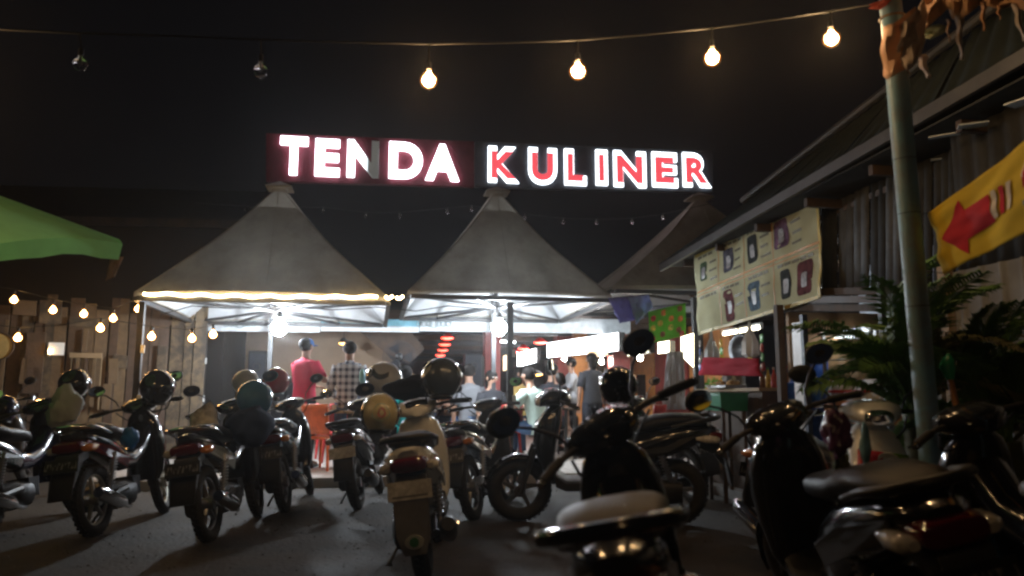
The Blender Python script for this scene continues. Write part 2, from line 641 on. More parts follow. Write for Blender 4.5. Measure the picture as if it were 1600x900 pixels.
def tent(label, fl, fr, apex_px, capy, depth_v, v0):
    """front-left and front-right eave corner (pixels), apex pixel"""
    A, B = front(*fl, v0), front(*fr, v0)
    ez = (A.z + B.z) / 2
    ua, ub = ucoord(A), ucoord(B)
    cu, cv = (ua + ub) / 2, v0 + depth_v / 2
    P = front(apex_px[0], apex_px[1], cv)
    cu2 = ucoord(P)
    hw, hd = (ub - ua) / 2, depth_v / 2
    hz = P.z - ez
    root = thing('peaked_tent', label, 'tent', uv(cu, cv, 0), (0, 0, TH), group='grey peaked tents at the entrance')
    shift = cu2 - cu
    NS, NR = 32, 14

    def pt(i, j, off=0.0):
        """i round the edge, j from the eave (0) to the collar (NR)"""
        t = 4 * i / NS
        k, fr_ = int(t) % 4, t - int(t)
        corners = [(-hw, -hd), (hw, -hd), (hw, hd), (-hw, hd)]
        c0, c1 = corners[k], corners[(k + 1) % 4]
        ex, ey = c0[0] + (c1[0] - c0[0]) * fr_, c0[1] + (c1[1] - c0[1]) * fr_
        edge_in = 4 * fr_ * (1 - fr_)
        s = j / NR
        rr = 0.13
        ang = math.atan2(ey, ex)
        cx, cy = rr * math.cos(ang) + shift, rr * math.sin(ang)
        x = ex + (cx - ex) * s
        y = ey + (cy - ey) * s
        # anticlastic curve: slack low down, steep near the peak
        z = hz * (0.90 * s + 0.10 * s ** 2.2)
        z -= 0.05 * math.sin(PI * s) * (1 - edge_in) * 0.6
        z += 0.045 * edge_in * (1 - s) ** 3          # edge rope pulled up between corners
        z += 0.012 * math.sin(i * 2.4 + j * .5) * math.sin(PI * s)
        return Vector((x, y, ez + z + off))

    m = MB()
    rs = [[pt(i, j) for i in range(NS)] for j in range(NR + 1)]
    m.rings(rs, cap=False)
    m.build('canopy', TENTF, root)
    m = MB()
    rs = [[pt(i, j, -0.025) for i in range(NS)] for j in range(NR - 1)]
    m.rings(rs, cap=False)
    m.build('lining', TENTIN, root)
    # sewn seams from the corners and edge middles up to the collar
    for i in range(0, NS, 4):
        m = MB(); m.tube([pt(i, j, .004) for j in range(NR + 1)], .009 if i % 8 == 0 else .006, 5)
        m.build('seam', TENTF, root)
    # hem strip hanging from the eave
    m = MB()
    e0 = [pt(i, 0, 0.006) for i in range(NS)]
    e1 = [pt(i, 0, -0.05) * 1.0 + Vector((0, 0, 0.0)) for i in range(NS)]
    e0 = [Vector((p.x * 1.004, p.y * 1.004, p.z)) for p in e0]
    e1 = [Vector((p.x * 1.004, p.y * 1.004, p.z)) for p in e1]
    m.rings([e0, e1], cap=False)
    m.build('hem', TENTF, root)
    # collar and cap
    zt = ez + hz
    m = MB()
    m.tube([(shift, 0, zt - .05), (shift, 0, zt + .12)], .115, 14)
    m.build('collar', TENTF, root)
    m = MB()
    h = .27
    zc = zt + .09
    ring0 = [Vector((shift + h * math.cos(PI / 4 + k * PI / 2), h * math.sin(PI / 4 + k * PI / 2), zc)) for k in range(4)]
    top = Vector((shift, 0, zc + .11))
    m.add(ring0 + [top] + [p - Vector((0, 0, .02)) for p in ring0], [(0, 1, 4), (1, 2, 4), (2, 3, 4), (3, 0, 4), (8, 7, 6, 5), (0, 5, 6, 1), (1, 6, 7, 2), (2, 7, 8, 3), (3, 8, 5, 0)])
    m.build('cap', TENTF, root, smooth=False)
    m = MB()
    m.tube([(shift, 0, ez + .02), (shift, 0, zt + .1)], .03, 8)
    m.build('mast', DARKSTEEL, root)
    # frame: eave bars, bars to the hub
    for a, b_ in (((-hw, -hd), (hw, -hd)), ((hw, -hd), (hw, hd)), ((hw, hd), (-hw, hd)), ((-hw, hd), (-hw, -hd))):
        m = MB()
        A_, B_ = Vector((a[0], a[1], ez - .07)), Vector((b_[0], b_[1], ez - .07))
        d = (B_ - A_)
        ln = d.length
        rot = Matrix.Rotation(math.atan2(d.y, d.x), 3, 'Z')
        m.box((A_ + B_) / 2, (ln - .07, .06, .06), rot)
        m.build('eave_bar', DARKSTEEL, root, smooth=False)
    for qx, qy in ((-hw * .94, -hd * .94), (hw * .94, -hd * .94), (hw * .94, hd * .94), (-hw * .94, hd * .94), (-hw * .4, -hd * .97), (hw * .45, -hd * .97), (-hw * .55, hd * .97), (hw * .5, hd * .97)):
        m = MB()
        m.tube([(shift, 0, ez - .02), (qx, qy, ez - .05)], .022, 6)
        m.build('brace_bar', DARKSTEEL, root)
    m = MB()
    m.tube([(shift, 0, ez - .12), (shift, 0, ez + .05)], [.05, .06], 10)
    m.build('hub', STEEL, root)
    return root, ez, ua, ub


T1, ez1, u1a, u1b = tent('grey peaked tent with a glowing rope light along its front edge', (210, 459), (607, 464), (437, 303), 290, 3.3, 0.0)
T2, ez2, u2a, u2b = tent('grey peaked tent in the middle with white lining showing under its edge', (638, 459), (955, 458), (776, 310), 300, 3.1, 0.15)
T3, ez3, u3a, u3b = tent('grey peaked tent partly hidden behind the shop roof', (958, 455), (1330, 450), (1092, 318), 310, 3.1, 0.2)

# rope light along the first tent
rl = thing('rope_light', 'glowing warm rope light along the front edge of the tent', 'rope light', uv(u1a, -0.04, ez1))
ROPE = emit('rope_light_glow', (1.0, 0.72, 0.34), 22.0)


def ropeseg(p0, p1, n):
    pts = []
    for i in range(n + 1):
        q = Vector((p0[0] + (p1[0] - p0[0]) * i / n, p0[1] + (p1[1] - p0[1]) * i / n))
        pts.append(front(q.x, q.y + 1.6 * math.sin(i * 1.1) + 1.5 * math.sin(PI * i / n), -0.075) - rl.location)
    m = MB()
    m.tube(pts, .018, 8)
    m.build('tube', ROPE, rl)


ropeseg((224, 459), (590, 464), 40)
ropeseg((602, 463), (614, 464), 4)
ropeseg((619, 464), (630, 464), 4)

# posts and long back beam
def post(px, py0, v, label, w=.075, top=None, name='tent_post'):
    p = front(px, py0, v)
    z1 = top if top else p.z
    m = MB()
    t = thing(name, label, 'post', Vector((p.x, p.y, FLOORZ)), (0, 0, TH), group='posts that carry the tents')
    m.box((0, 0, (z1 - FLOORZ) / 2 + .006), (w, w, z1 - FLOORZ - .012))
    m.build('shaft', DARKSTEEL, t, smooth=False, bevel=.006)
    m = MB()
    m.box((0, 0, .006), (.2, .2, .012))
    m.build('base_plate', STEEL, t, smooth=False)
    for k in (0, 1):
        m = MB()
        m.box((.05, -.045, 1.05 + .62 * k - .1), (.05, .02, .10))
        m.build('junction_box', mat('white_plastic', (0.7, 0.7, 0.68), .4), t, bevel=.004)
    return t


post(222, 480, 0.05, 'dark square post below the outer corner of the tent', top=ez1 - .11)
post(320, 500, 3.25, 'dark post with white junction boxes beside the beige wall', w=.1, top=ez1 - .11)
post(797, 465, 0.2, 'slim dark post at the front of the middle tent', w=.085, top=ez2 - .12)
post(1085, 480, 0.3, 'dark post half hidden by the green menu cloth', w=.08, top=ez3 - .12)

# valance boards behind the tents
vb = thing('valance_board', 'long pale blue board with scroll ornament behind the tents', 'valance', uv(-3.2, 3.5, 0), (0, 0, TH))
VAL = mat('pale_valance_paint', (0.62, 0.66, 0.68), .5, dirt=(.4, .42, .42))
TEAL = mat('teal_valance_paint', (0.22, 0.48, 0.58), .45)
GREYORN = mat('grey_ornament', (0.30, 0.36, 0.38), .5)


def vseg(px0, px1, y0, y1, v, m_, name):
    a, b_ = front(px0, y1, v), front(px1, y0, v)
    inv = (Matrix.Translation(vb.location) @ Matrix.Rotation(TH, 4, 'Z')).inverted()
    A, B = inv @ a, inv @ b_
    m = MB()
    m.box(((A.x + B.x) / 2, A.y + .02, (A.z + B.z) / 2), (abs(B.x - A.x), .03, abs(B.z - A.z)))
    return m.build(name, m_, vb, smooth=False)


vseg(322, 500, 499, 517, 3.5, VAL, 'board_panel')
vseg(501, 655, 499, 509, 3.5, TEAL, 'board_panel')
vseg(501, 655, 510, 517, 3.5, VAL, 'board_panel')
vseg(656, 985, 499, 517, 3.5, VAL, 'board_panel')
inv = (Matrix.Translation(vb.location) @ Matrix.Rotation(TH, 4, 'Z')).inverted()
for (pxa, pxb) in ((350, 400), (652, 705)):
    m = MB()
    for k in range(7):
        q = inv @ front(pxa + (pxb - pxa) * (k + .5) / 7, 506, 3.46)
        m.torus(q, (0, 1, 0), .045 if k != 3 else .07, .009, 14, 6)
    m.build('scroll_ornament', GREYORN, vb)

# loose black wire looping below the tent frames
m = MB()
m.tube([front(x, y, .9) for x, y in ((250, 492), (300, 478), (360, 482), (430, 478), (520, 484), (590, 480), (650, 486), (700, 478), (770, 484))], .008, 5)
w = m.build('loose_wire', WIRE)
tag(w, 'thin black wire looping below the tent frames', 'wire')

# violet cloth hung at the right tent corner
def cloth(name, label, cat, quad, mt, nu=14, nv=10, amp=.02, freq=3.0, parent=None, thick=.004):
    """quad: four points bl, br, tr, tl; wrinkled and given thickness"""
    bl, br, tr, tl = quad
    nrm = (br - bl).cross(tl - bl).normalized()

    def fn(a, b_):
        p = bl.lerp(br, a).lerp(tl.lerp(tr, a), b_)
        w_ = amp * (mnoise.noise(Vector((a * freq * 1.6, b_ * freq, 3.3))) + .5 * mnoise.noise(Vector((a * freq * 4, b_ * freq * 3, 9.1))))
        return p + nrm * w_
    m = MB()
    m.grid(fn, nu, nv)
    o = m.build(name, mt, parent)
    s = o.modifiers.new('thick', 'SOLIDIFY')
    s.thickness = thick
    if label:
        tag(o, label, cat)
    return o, fn, nrm


VIOLET = fabric('violet_cloth', (0.20, 0.19, 0.42), .35)
BLUEC = fabric('pale_blue_cloth', (0.30, 0.36, 0.62), .35)
cloth('hanging_cloth', 'violet cloth hanging at the corner of the tents', 'cloth', (front(968, 505, .05), front(1008, 497, .05), front(990, 462, .05), front(950, 466, .05)), VIOLET, amp=.05)
cloth('hanging_cloth', 'pale blue cloth pinned beside the violet one', 'cloth', (front(994, 507, 0), front(1020, 480, 0), front(1014, 460, 0), front(981, 464, 0)), BLUEC, amp=.05)

# ================================================================== the illuminated sign
VS = 2.4
sg = thing('roof_sign', 'illuminated sign TENDA KULINER on a dark red board above the tents', 'sign', uv(0, VS, 0), (0, 0, TH))
sinv = (Matrix.Translation(sg.location) @ Matrix.Rotation(TH, 4, 'Z')).inverted()
REDB = mat('dark_red_board', (0.13, 0.022, 0.034), .6, dirt=(.07, .015, .02), dirt_amt=.5, spec=.2)
DARKB = mat('blue_black_board', (0.05, 0.055, 0.07), .45)


def spt(px, py, dv=0.0):
    return sinv @ front(px, py, VS + dv)


for k, (pa, pb, mm) in enumerate((((416, 208, 283), (741, 221, 292), REDB), ((742, 221, 292), (1114, 237, 300), DARKB))):
    a0, a1, b0_, b1 = spt(pa[0], pa[2]), spt(pa[0], pa[1]), spt(pb[0], pb[2]), spt(pb[0], pb[1])
    m = MB()
    m.prism([a0, b0_, b1, a1], (0, .10, 0))
    m.build('sign_board', mm, sg, smooth=False)
for px in (434, 772, 1086):
    a = spt(px, 285, .18)
    m = MB()
    m.box((a.x, a.y, (a.z + FLOORZ) / 2), (.07, .07, a.z - FLOORZ + .5))
    m.build('support_post', DARKSTEEL, sg, smooth=False)

LWHITE = emit('lit_white_letter', (0.93, 0.90, 1.0), 7.0)
LHALO = emit('lit_white_letter_edge', (0.88, 0.95, 1.0), 4.0)
LRED = emit('lit_red_letter', (1.0, 0.10, 0.13), 0.95, base=(.6, .02, .03))
LSIDE = mat('letter_side', (0.5, 0.5, 0.52), .4)
# the N of TENDA: its LED strip has failed towards the right
nm = bpy.data.materials.new('half_dead_letter')
nm.use_nodes = True
_n, _l = nm.node_tree.nodes, nm.node_tree.links
_b = _n['Principled BSDF']
_b.inputs['Base Color'].default_value = (.62, .68, .68, 1)
_t = _n.new('ShaderNodeTexCoord')
_s = _n.new('ShaderNodeSeparateXYZ')
_l.new(_t.outputs['Object'], _s.inputs[0])
_m = _n.new('ShaderNodeMapRange')
_m.inputs['From Min'].default_value = -.06
_m.inputs['From Max'].default_value = .09
_m.inputs['To Min'].default_value = 8.0
_m.inputs['To Max'].default_value = 0.06
_l.new(_s.outputs['X'], _m.inputs['Value'])
_b.inputs['Emission Color'].default_value = (.85, .95, 1, 1)
_l.new(_m.outputs['Result'], _b.inputs['Emission Strength'])


def letter_mesh(ch, offset, extrude, bev=0.0):
    cu = bpy.data.curves.new('letter', 'FONT')
    cu.body = ch
    cu.offset = offset
    cu.extrude = extrude
    cu.bevel_depth = bev
    cu.bevel_resolution = 2
    cu.resolution_u = 6
    o = bpy.data.objects.new('letter', cu)
    COL.objects.link(o)
    dg = bpy.context.evaluated_depsgraph_get()
    me = bpy.data.meshes.new_from_object(o.evaluated_get(dg))
    bpy.data.objects.remove(o)
    bpy.data.curves.remove(cu)
    return me


def letter(ch, x0, x1, yt, yb, off, mt, dv, depth, label=None, parent=None, inset=0.0):
    me = letter_mesh(ch, off, .05, .012)
    xs = [v.co.x for v in me.vertices]
    ys = [v.co.y for v in me.vertices]
    zs = [v.co.z for v in me.vertices]
    A = spt((x0 + x1) / 2, (yt + yb) / 2, dv)
    wx = spt(x1, (yt + yb) / 2, dv).x - spt(x0, (yt + yb) / 2, dv).x - 2 * inset
    hz = spt((x0 + x1) / 2, yt, dv).z - spt((x0 + x1) / 2, yb, dv).z - 2 * inset
    for v in me.vertices:
        nx = (v.co.x - (min(xs) + max(xs)) / 2) / (max(xs) - min(xs)) * wx
        nz = (v.co.y - (min(ys) + max(ys)) / 2) / (max(ys) - min(ys)) * hz
        ny = -(v.co.z - min(zs)) / (max(zs) - min(zs)) * depth
        v.co = (nx, ny, nz)
    me.materials.clear()
    me.materials.append(mt)
    o = bpy.data.objects.new('letter', me)
    COL.objects.link(o)
    o.parent = parent or sg
    o.location = A
    if label:
        o['label'] = label
    return o


for ch, x0, x1, yt, yb in (('T', 436, 483, 214, 275), ('E', 491, 533, 218, 277), ('N', 541, 594, 220, 279), ('D', 606, 662, 223, 281), ('A', 663, 719, 226, 284)):
    o = letter(ch, x0 + 2, x1 - 2, yt + 1, yb - 1, .026, nm if ch == 'N' else LWHITE, -.004, .07, 'letter N with its right half unlit' if ch == 'N' else 'white lit letter ' + ch)
for ch, x0, x1, yt, yb in (('K', 760, 813, 229, 287), ('U', 823, 872, 231, 290), ('L', 879, 918, 233, 291), ('I', 928, 951, 234, 291), ('N', 956, 1011, 236, 294), ('E', 1016, 1060, 238, 294), ('R', 1064, 1112, 239, 294)):
    o = letter(ch, x0 + 2.5, x1 - 2.5, yt + 1, yb - 1, .050, LHALO, -.004, .045, 'white lit edge behind letter ' + ch)
    letter(ch, x0 + 7.5, x1 - 7.5, yt + 8, yb - 8, +.026, LRED, -.052, .03, 'red lit letter ' + ch)

# ================================================================== inside the hall
def slab(name, corners, off, mt, label=None, cat=None, kind=None, parent=None):
    m = MB()
    m.prism(corners, off)
    o = m.build(name, mt, parent, smooth=False)
    return tag(o, label, cat, kind=kind)


def uvbox(m, u0, u1, v0, v1, z0, z1, mi=0):
    m.prism([uv(u0, v0, z0), uv(u1, v0, z0), uv(u1, v1, z0), uv(u0, v1, z0)], (0, 0, z1 - z0), mi)


BEIGE = mat('beige_plaster', (0.28, 0.20, 0.135), .8, var=.12, scale=2, bump=.15, bscale=30, dirt=(.19, .13, .09), dirt_amt=.6)
BROWNC = mat('brown_ceiling', (0.075, 0.045, 0.032), .7, var=.3)
DARKWOOD = mat('dark_wood', (0.07, 0.042, 0.026), .6, var=.45, scale=5, bump=.2, bscale=18)
WOOD = mat('weathered_brown_wood', (0.085, 0.052, 0.03), .75, var=.5, scale=4, bump=.5, bscale=22, dirt=(.07, .045, .03), dirt_amt=.8)
PALEWOOD = mat('pale_pallet_wood', (0.34, 0.24, 0.13), .7, var=.35, scale=5, bump=.4, bscale=24, dirt=(.15, .1, .06), dirt_amt=.7)
REDP = mat('red_painted_pillar', (0.36, 0.07, 0.06), .5, dirt=(.2, .05, .04))
ORANGEP = mat('orange_stall_panel', (0.62, 0.26, 0.08), .5, var=.2, dirt=(.4, .14, .05))
REDPL = mat('red_plastic', (0.55, 0.04, 0.04), .35)
BLUEPL = mat('blue_plastic', (0.02, 0.09, 0.38), .35)
GREENPL = mat('green_plastic', (0.02, 0.20, 0.09), .35)
WHITEPT = mat('white_paint', (0.74, 0.74, 0.72), .4, dirt=(.45, .42, .38), dirt_amt=.5)
GREYMETAL = mat('brushed_steel', (0.5, 0.5, 0.5), .32, metal=.9, dirt=(.3, .3, .28))

# beige back wall of the stage, its top right cut by the sloping roof
v0 = 5.6
pl = [front(x, y, v0) for x, y in ((335, 655), (672, 655), (672, 600), (612, 562), (575, 520), (560, 496), (335, 496))]
slab('wall', pl, V * .12, BEIGE, 'beige plaster wall behind the stage with a sloping top', 'wall')
# dark lower band
slab('stage_skirting', [front(x, y, 5.52) for x, y in ((340, 655), (470, 655), (470, 592), (400, 588), (340, 574))], V * .05, mat('black_drape', (.012, .012, .014), .8), 'black drape along the foot of the beige wall', 'drape')
# loudspeakers on the stage
def speaker(px0, px1, y0, y1, v, label):
    a, b_ = front(px0, y1, v), front(px1, y0, v)
    w, h = (b_ - a).dot(U), b_.z - a.z
    t = thing('loudspeaker', label, 'loudspeaker', a + U * w / 2 + V * .2, (0, 0, TH), group='black loudspeakers on the stage')
    m = MB(); m.box((0, 0, h / 2), (w, .36, h)); m.build('cabinet', mat('speaker_cabinet', (.02, .022, .028), .5, bump=.3, bscale=90), t, bevel=.015)
    m = MB(); m.box((0, -.19, h / 2), (w * .88, .02, h * .92)); m.build('grille', mat('speaker_grille', (.03, .035, .05), .6, bump=.5, bscale=300), t, bevel=.004)
    for zz, rr in ((h * .3, w * .36), (h * .76, w * .2)):
        m = MB(); m.torus((0, -.2, zz), (0, 1, 0), rr, .012, 20, 6); m.build('cone_ring', DARKSTEEL, t)
    return t


speaker(383, 416, 548, 655, 4.7, 'tall black loudspeaker in front of the beige wall')
speaker(726, 754, 552, 640, 6.0, 'black loudspeaker on the red pillar side of the stage')

# hall roof: brown ceiling, its beams, gable trim
ceil = thing('hall_roof', 'low brown hall ceiling with dark cross beams and red lamps below', 'roof', uv(0, 4, 2.46))
m = MB(); m.prism([uv(-2.6, 3.9, 0) - O, uv(6.5, 3.9, 0) - O, uv(6.5, 24, 0) - O, uv(-2.6, 24, 0) - O], (0, 0, .06))
o = m.build('ceiling', BROWNC, None, smooth=False); o.parent = ceil; o.location = uv(0, 0, 2.62) - ceil.location
for k in range(9):
    m = MB(); vv = 5 + k * 1.9
    m.prism([uv(-2.4, vv, -.13) - O, uv(6.2, vv, -.13) - O, uv(6.2, vv + .12, -.13) - O, uv(-2.4, vv + .12, -.13) - O], (0, 0, .125))
    o = m.build('beam', DARKSTEEL if k % 2 else DARKWOOD, ceil, smooth=False); o.location = uv(0, 0, 2.62) - ceil.location
slab('wall', [uv(-5, 22, 0.1), uv(7, 22, 0.1), uv(7, 22, 2.6), uv(-5, 22, 2.6)], V * .1, mat('maroon_back_wall', (.12, .05, .04), .7), 'maroon wall at the far end of the hall', 'wall')
# gable triangle near the lamps (dark, sloping)
slab('gable_board', [front(x, y, 5.0) for x, y in ((560, 516), (640, 516), (664, 545), (640, 568), (604, 552))], V * .04, DARKWOOD, 'dark wooden gable board beside the beige wall', 'board')

REDLED = emit('red_lamp_glow', (1.0, 0.06, 0.03), 10.0)
AMBLED = emit('amber_lamp_glow', (1.0, 0.5, 0.08), 7.0)
HOT = emit('heat_lamp_glow', (1.0, 0.45, 0.12), 8.0)


def ceil_lamp(px, py, Y, w, label, mt, group):
    c_ = at(px, py, Y)
    t = thing('ceiling_lamp', label, 'lamp', c_, (0, 0, TH), group=group)
    n = 12
    m = MB()
    m.rings([[(w * s * math.cos(2 * PI * k / n), w * s * math.sin(2 * PI * k / n), z) for k in range(n)] for s, z in ((.25, .10), (.55, .07), (1.0, 0.0))], cap=False)
    m.build('lamp_shade', mat('red_lamp_shade', (.5, .02, .02), .4) if mt is REDLED else DARKSTEEL, t)
    m = MB(); m.ball((0, 0, .005), (w * .92, w * .92, .045), 12, 7); m.build('bulb', mt, t)
    m = MB(); m.tube([(0, 0, .09), (0, 0, max(.12, 2.6 - c_.z))], .006, 5); m.build('cord', WIRE, t)
    return t


for i, (px, py, Y) in enumerate(((584, 525, 16.0), (590, 534, 18.0), (598, 543, 20.0), (699, 528, 16.4), (695, 538, 18.2), (692, 547, 20.2), (688, 555, 22.0), (844, 535, 16.5), (818, 545, 19), (803, 550, 21.5))):
    ceil_lamp(px, py, Y, .15, 'small red lamp in the ' + ('left row, ' if i < 3 else 'middle row, ' if i < 7 else 'right row, ') + ['nearest', 'second', 'third', 'farthest'][i if i < 3 else i - 3 if i < 7 else i - 7] + ' under the brown ceiling', REDLED, 'red lamps under the hall ceiling')
ceil_lamp(537, 536, 14.2, .10, 'amber lamp above the person in the checked shirt', AMBLED, 'small coloured ceiling lamps')
ceil_lamp(836, 585, 17.5, .2, 'orange heat lamp over a stall counter', HOT, 'small coloured ceiling lamps')

# pale fluorescent fittings on the ceiling
FLUO = emit('fluorescent_glow', (0.92, 0.97, 1.0), 14.0)


def tube_lamp(p0, p1, label, mt=FLUO, r=.018):
    t = thing('fluorescent_lamp', label, 'lamp', (p0 + p1) / 2, group='fluorescent tubes')
    c_ = (p0 + p1) / 2
    m = MB(); m.tube([p0 - c_, p1 - c_], r, 8); m.build('tube', mt, t)
    m = MB(); m.tube([p0 - c_ + Vector((0, 0, .045)), p1 - c_ + Vector((0, 0, .045))], .022, 6); m.build('fitting', WHITEPT, t)
    for e in (p0, p1):
        m = MB(); m.box(e - c_ + Vector((0, 0, .015)), (.035, .035, .07)); m.build('end_cap', WHITEPT, t)
    return t


tube_lamp(uv(.9, 8.2, 2.44), uv(1.6, 8.6, 2.44), 'small white tube on the hall ceiling by the red lamps')

white_spot = emit('stall_bulb_glow', (1, .95, .85), 260.0)  # the curtain and pillar bulbs are added to brighten the hall
for px_, py_, Y_, lab_ in ((882, 561, 16.6, 'bright white bulb under the left end of the long white sign'), (1000, 560, 12.6, 'added white bulb over the stall behind the grey curtain'), (940, 566, 15.0, 'added white bulb between the red pillars of the stall row')):
    c_ = at(px_, py_, Y_)
    t = thing('hanging_bulb', lab_, 'lamp', c_, group='bare bulbs in the stalls')
    m = bulb_mesh(.045); m.v = [(x, y, z + .07) for x, y, z in m.v]; m.build('bulb', white_spot, t)
    m = MB(); m.tube([(0, 0, .065), (0, 0, .12)], .02, 8); m.tube([(0, 0, .12), (0, 0, 2.6 - c_.z)], .004, 5); m.build('socket', SOCK, t)

# stalls along the right side: lit sign boxes, pillars, orange panels, counters
SIGNBOX = emit('lit_sign_face', (0.95, 0.97, 1.0), 10.0)
SIGNBOXW = emit('lit_sign_face_warm', (1.0, 0.9, 0.62), 5.0)


def signbox(c4, Y0, Y1, label, mt=SIGNBOX, frame=True):
    """c4: left top y, left bottom y, right top y, right bottom y with px pair"""
    (xl, lt, lb), (xr, rt, rb) = c4
    P = [at(xl, lb, Y0), at(xr, rb, Y1), at(xr, rt, Y1), at(xl, lt, Y0)]
    t = thing('sign_box', label, 'sign', P[0], group='glowing stall signs along the right side of the hall')
    n = (P[1] - P[0]).cross(P[3] - P[0]).normalized()
    if n.dot(EYE - P[0]) < 0:
        n = -n
    o = P[0].copy()
    m = MB(); m.prism([p - o - n * .1 for p in P], n * .095); m.build('casing', DARKSTEEL, t, smooth=False)
    cc = sum(P, Vector()) / 4
    m = MB(); m.prism([cc + (p - cc) * .97 - o - n * .003 for p in P], n * .006); m.build('lit_face', mt, t, smooth=False)
    return t


signbox(((808, 552, 574), (838, 544, 566)), 22.5, 19.3, 'small glowing white sign beside the slim tent post')
signbox(((854, 536, 559), (968, 519, 548)), 19.0, 13.4, 'long glowing white sign box over the hall stalls')
signbox(((980, 543, 557), (1014, 524, 551)), 13.2, 12.2, 'short warm white sign box left of the green menu cloth', SIGNBOXW)
signbox(((917, 548, 559), (950, 545, 555)), 15.2, 14.2, 'dim orange sign strip below the long white sign box', emit('orange_sign_face', (1, .55, .15), 1.3))
signbox(((1028, 535, 553), (1046, 532, 551)), 11.6, 11.3, 'small warm lit panel behind the grey curtain', SIGNBOXW)
signbox(((1064, 526, 556), (1084, 520, 575)), 11.3, 10.9, 'tall pale yellow lit panel at the edge of the menu banner', SIGNBOXW)
signbox(((786, 556, 580), (797, 552, 577)), 21.5, 21.0, 'little glowing orange-white panel beyond the red pillar', emit('orange_white_face', (1, .72, .5), 2.4))

back = thing('stall_back_wall', 'orange and red back wall of the stall row', 'wall', uv(4.6, 2.5, 0))
for k in range(8):
    v_ = 3.0 + k * 2.0
    m = MB(); m.prism([uv(4.6, v_, FLOORZ) - back.location, uv(4.6, v_ + 1.9, FLOORZ) - back.location, uv(4.6, v_ + 1.9, 2.55) - back.location, uv(4.6, v_, 2.55) - back.location], U * .08)
    m.build('wall_panel', (ORANGEP, REDP)[k % 2], back, smooth=False)
for k, (px, Y, w, lab) in enumerate(((768, 17.0, .34, 'red square pillar behind the slim tent post'), (884, 18.6, .5, 'red pillar under the left end of the long white sign'), (968, 14.9, .34, 'dark red pillar at the right end of the long white sign'), (906, 17.6, .3, 'orange pillar between two stalls'))):
    p = at(px, 600, Y); z1 = 2.56
    t = thing('pillar', lab, 'pillar', (p.x, p.y, FLOORZ), (0, 0, TH), group='pillars of the stall row')
    m = MB(); m.box((0, 0, (z1 - FLOORZ) / 2), (w, w, z1 - FLOORZ)); m.build('shaft', (REDP, REDP, REDP, ORANGEP)[k], t, smooth=False, bevel=.01)
    m = MB(); m.box((0, 0, .1), (w + .05, w + .05, .2)); m.build('plinth', DARKWOOD, t, smooth=False)
for k, (u0, v0_, lab) in enumerate(((2.7, 3.6, 'stall counter nearest to the tents with a steel top'), (2.9, 6.4, 'middle stall counter with an orange front'), (3.0, 9.4, 'far stall counter under the glowing signs'))):
    t = thing('stall_counter', lab, 'counter', uv(u0, v0_, FLOORZ), (0, 0, TH), group='stall counters in the hall')
    m = MB(); m.box((.3, 1.0, .42), (.55, 2.1, .84)); m.build('front_panel', (ORANGEP, WOOD, ORANGEP)[k], t, smooth=False)
    m = MB(); m.box((.3, 1.0, .865), (.65, 2.2, .045)); m.build('worktop', GREYMETAL, t, bevel=.006)
    m = MB(); m.box((.35, 1.0, 1.15), (.4, 1.6, .5)); m.build('glass_case', glass('case_glass', (.95, 1, .98), .02), t, smooth=False)
    for j in range(4):
        m = MB(); m.tube([(.3, .2 + .45 * j, .89), (.3, .2 + .45 * j, 1.0)], [.10, .12], 12); m.build('bowl', (WHITEPT, REDPL)[j % 2], t)
# menu screen on a pillar, dark door-like panel
t = thing('wall_screen', 'dark framed menu screen glowing faint grey on the red pillar', 'screen', at(742, 584, 16.5), (0, 0, TH))
m = MB(); m.box((0, 0, 0), (.40, .06, .75)); m.build('frame', BLACKPL, t, bevel=.008)
m = MB(); m.box((.02, -.034, .03), (.24, .01, .5)); m.build('lit_screen', emit('grey_screen_glow', (.5, .75, .72), .35, base=(.1, .1, .1)), t, smooth=False)

# tables and red chairs seen between the bikes
def table(px, py, Y, w, d, label, mt=PALEWOOD, group='dining tables under the tents'):
    p = at(px, py, Y)
    t = thing('dining_table', label, 'table', (p.x, p.y, FLOORZ), (0, 0, TH), group=group)
    h = max(.4, p.z - FLOORZ)
    m = MB(); m.box((0, 0, h - .02), (w, d, .035)); m.build('table_top', mt, t, bevel=.006)
    for sx in (-1, 1):
        for sy in (-1, 1):
            m = MB(); m.box((sx * (w / 2 - .06), sy * (d / 2 - .06), (h - .04) / 2), (.05, .05, h - .04)); m.build('leg', DARKSTEEL, t, smooth=False)
    return t, h


tt, th_ = table(500, 641, 10.9, .95, .6, 'long low table with white cups in front of the stage')
for k in range(7):
    q = tt.matrix_basis @ Vector((-.4 + .12 * k, random.uniform(-.12, .12), th_))
    o = thing('cup', ('leftmost', 'second', 'third', 'middle', 'fifth', 'sixth', 'rightmost')[k] + ' white cup of the row on the low stage table', 'cup', q, group='white cups on the stage table')
    m = MB(); m.tube([(0, 0, 0), (0, 0, .015), (0, 0, .075)], [.028, .034, .04], 12); m.build('bowl', WHITEPT, o)
    m = MB(); m.torus((.046, 0, .04), (0, 1, 0), .02, .006, 12, 6); m.build('handle', WHITEPT, o)
table(620, 640, 12.2, 1.2, .7, 'dark dining table behind the white helmet', DARKWOOD)
table(840, 637, 12.6, 1.2, .7, 'dark dining table in front of the pale green shirt', DARKWOOD)


